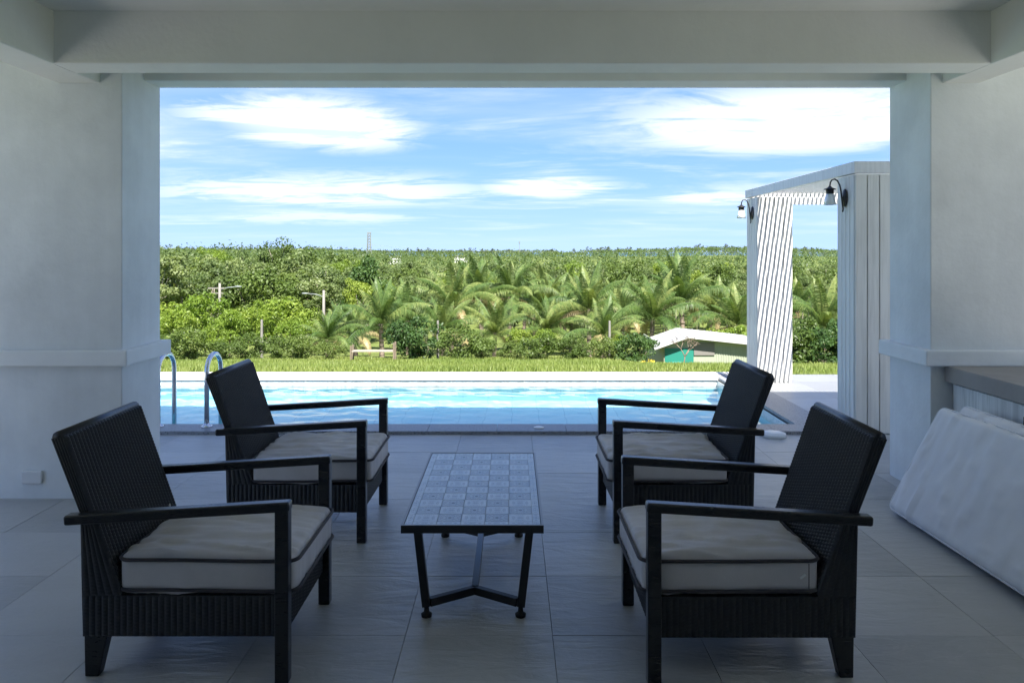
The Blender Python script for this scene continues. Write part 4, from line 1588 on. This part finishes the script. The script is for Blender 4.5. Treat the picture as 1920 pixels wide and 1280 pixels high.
heap('tarp_heap', 'turquoise tarpaulin heaped over goods in front of the shed', 'tarp', at(1280, 37.5), 37.5, 1.0, 0.7, 1.0, MT['tarp_green_shaded'], 2.0)
heap('covered_pile', 'pile under a pale grey tarpaulin in front of the shed', 'tarp', at(1325, 36.5), 36.5, 0.95, 0.7, 0.85, MT['tarp_grey'], 5.0)
# bare frangipani
fg = thing('bare_tree', 'small bare branching tree on the lawn in front of the shed', 'tree', (at(1283, 28), 28, ground_z(at(1283, 28), 28)))
fm = MB()
gr = random.Random(3)
def branch(p, d, r, n_):
    q = p + d
    fm.tube([tuple(p), tuple(p.lerp(q, 0.5) + Vector((gr.uniform(-.02, .02), gr.uniform(-.02, .02), 0))), tuple(q)], [r, r * 0.9, r * 0.75], 6)
    if n_:
        for k in range(3 if n_ > 1 else 2):
            a = gr.uniform(0, 6.28)
            nd = (d.normalized() * 0.9 + Vector((math.cos(a), math.sin(a), 0.25)) * 0.75).normalized() * d.length * gr.uniform(0.65, 0.85)
            branch(q, nd, r * 0.7, n_ - 1)


branch(Vector((0, 0, -0.1)), Vector((0.02, 0, 0.40)), 0.026, 4)
fm.build('branches', MT['bark_brown'], fg, True)
# flowers by the shed
ycl, rcl = crown_clumps(5, 0.45, 0.3, 0.05, 0.4, 8, 0.14)
v, q = leaf_cloud(260, ycl, rcl, 0.05, 8)
yo = link('flowering_shrub', np_mesh('flowering_shrub', v, q, MT['flower']))
yo.location = (at(1216, 36), 36, ground_z(at(1216, 36), 36))
tag(yo, 'low yellow flowering plant at the left end of the shed', 'flowers')

# fence posts
for k, (px_, d, h) in enumerate([(491, 42, 2.1), (821, 42, 2.05), (1143, 42, 2.1)]):
    x = at(px_, d)
    o = MB().hexa([(-0.07, -0.07, -0.3), (0.07, -0.07, -0.3), (0.07, 0.07, -0.3), (-0.07, 0.07, -0.3)], [(-0.05, -0.05, h), (0.05, -0.05, h), (0.05, 0.05, h), (-0.05, 0.05, h)]).build('concrete_post', MT['concrete'], None, bevel=0.01)
    o.location = (x, d, ground_z(x, d))
    tag(o, ['slim concrete post among the bright trees on the left', 'slim concrete post between the dark bush and a rounded shrub', 'slim concrete post standing left of the shed'][k], 'post')
# low plank rack
rk = thing('plank_rack', 'low rack with a pale plank top on dark posts beside the bush', 'rack', (at(700, 39), 39, ground_z(at(700, 39), 39)))
for k in range(6):
    MB().box(-1.0, 1.0, -0.3 + k * 0.1, -0.21 + k * 0.1, 0.46, 0.50).build('plank', MT['bark_pale'], rk)
for sx in (-1, 1):
    for sy in (-1, 1):
        MB().box(sx * 1.04 - 0.04, sx * 1.04 + 0.04, sy * 0.26 - 0.04, sy * 0.26 + 0.04, -0.3, 0.9 if sx > 0 else 0.75).build('post', MT['bark_brown'], rk)
# street lamps
def street_lamp(px_, d, top, label, arm_dir, cross):
    x = at(px_, d)
    gz = ground_z(x, d)
    zt = z_of(top, d) - gz
    t = thing('street_lamp', label, 'street lamp', (x, d, gz), 0, 'street lamps left of the palms')
    MB().tube([(0, 0, -0.3), (0, 0, zt)], [0.16, 0.10], 10).build('pole', MT['concrete'], t, True)
    MB().tube([(0, 0, zt - 0.55), (arm_dir * 0.7, 0, zt - 0.35), (arm_dir * 1.35, 0, zt - 0.3)], 0.04, 8).build('arm', MT['galv'], t, True)
    MB().lathe([(0.02, -0.32), (0.11, -0.25), (0.13, 0.0), (0.07, 0.22), (0.03, 0.27)], 12, (arm_dir * 1.55, 0, zt - 0.28), 'X', 0.6).build('lamp_head', MT['galv'], t, True)
    if cross:
        MB().box(-0.95, 0.4, -0.05, 0.05, zt - 0.46, zt - 0.36).build('cross_arm', MT['concrete'], t)
        MB().box(-0.6, 0.3, -0.05, 0.05, zt - 0.86, zt - 0.78).build('cross_arm', MT['concrete'], t)
    return t


street_lamp(412, 66, 531, 'concrete street lamp pole with cross arms above the bright trees', 1, True)
street_lamp(607, 68, 544, 'concrete street lamp pole left of the conical tree', -1, False)
# lattice pylon, mast, wires
py_ = thing('power_pylon', 'steel lattice power pylon on the far wooded ridge', 'pylon', (at(692, 620), 620, ground_z(at(692, 620), 620)))
H = z_of(435, 620) - py_.location.z
lm = MB()
lv = [(0.0, 2.4), (0.35, 1.7), (0.62, 1.15), (0.85, 1.0), (1.0, 1.0)]
def halfw(f):
    for (a, wa), (b, wb) in zip(lv, lv[1:]):
        if f <= b:
            return wa + (wb - wa) * (f - a) / (b - a)
nseg = 12
for i in range(nseg):
    f0, f1 = i / nseg, (i + 1) / nseg
    a, b = halfw(f0), halfw(f1)
    cor = [(-1, -1), (1, -1), (1, 1), (-1, 1)]
    for k in range(4):
        c0, c1 = cor[k], cor[(k + 1) % 4]
        lm.bar((c0[0] * a, c0[1] * a, f0 * H), (c0[0] * b, c0[1] * b, f1 * H), 0.42, 0.42)
        lm.bar((c0[0] * a, c0[1] * a, f0 * H), (c1[0] * b, c1[1] * b, f1 * H), 0.2, 0.2)
        lm.bar((c1[0] * a, c1[1] * a, f0 * H), (c0[0] * b, c0[1] * b, f1 * H), 0.2, 0.2)
lm.build('lattice', MT['galv'], py_)
for zf, wd in ((0.60, 4.4), (0.98, 2.0), (0.22, 4.0)):
    MB().bar((-wd, 0, H * zf), (wd, 0, H * zf), 0.3, 0.3).build('cross_arm', MT['galv'], py_)
for s in (-1, 1):
    pts = [(s * (4.2 + k * 24), 0, H * 0.60 - 5.5 * (1 - (1 - k / 6) ** 2) + k * 0.05) for k in range(7)]
    MB().tube(pts, 0.05, 4).build('power_line', MT['galv'], py_)
ms = thing('radio_mast', 'thin radio mast with a small antenna head above the far trees', 'mast', (at(974, 800), 800, ground_z(at(974, 800), 800)))
Hm = z_of(452, 800) - ms.location.z
MB().tube([(0, 0, 0), (0, 0, Hm)], [0.35, 0.22], 6).build('pole', MT['galv'], ms)
MB().tube([(0, 0, Hm - 2.4), (0, 0, Hm - 0.6)], 0.7, 8).build('antenna', MT['galv'], ms)
# far villas
def villa(px_, py_base, d, w, label):
    x = at(px_, d)
    zb = z_of(py_base, d)
    t = thing('villa', label, 'villa', (x, d, zb))
    t.scale = (1, 1, 0.36)
    MB().box(-w / 2, w / 2, 0, 7, -12, 3.0).build('wall', MT['villa_wall'], t)
    MB().box(-w * 0.22, w * 0.30, 0.5, 6, 3.004, 5.2).build('upper_wall', MT['villa_wall'], t)
    MB().box(-w / 2 - 0.5, w / 2 + 0.5, -0.6, 7.6, 3.01, 3.35).build('roof', MT['villa_roof'], t)
    MB().box(-w * 0.27, w * 0.35, -0.1, 6.6, 5.21, 5.5).build('roof', MT['villa_wall'], t)
    for k in range(4):
        xx = -w / 2 + w * (k + 0.5) / 4
        MB().box(xx - 0.8, xx + 0.8, -0.06, -0.004, 0.6, 2.3).build('window', MT['dark_glass'], t)
    for k in range(2):
        xx = -w * 0.1 + k * w * 0.24
        MB().box(xx - 0.7, xx + 0.7, 0.44, 0.496, 3.7, 4.8).build('window', MT['dark_glass'], t)
    return t


villa(740, 485, 640, 9.5, 'white flat-roofed villa among trees right of the pylon')
villa(864, 483, 700, 11.0, 'white villa with a wide pale roof left of the radio mast')
print('objects', len(bpy.data.objects))
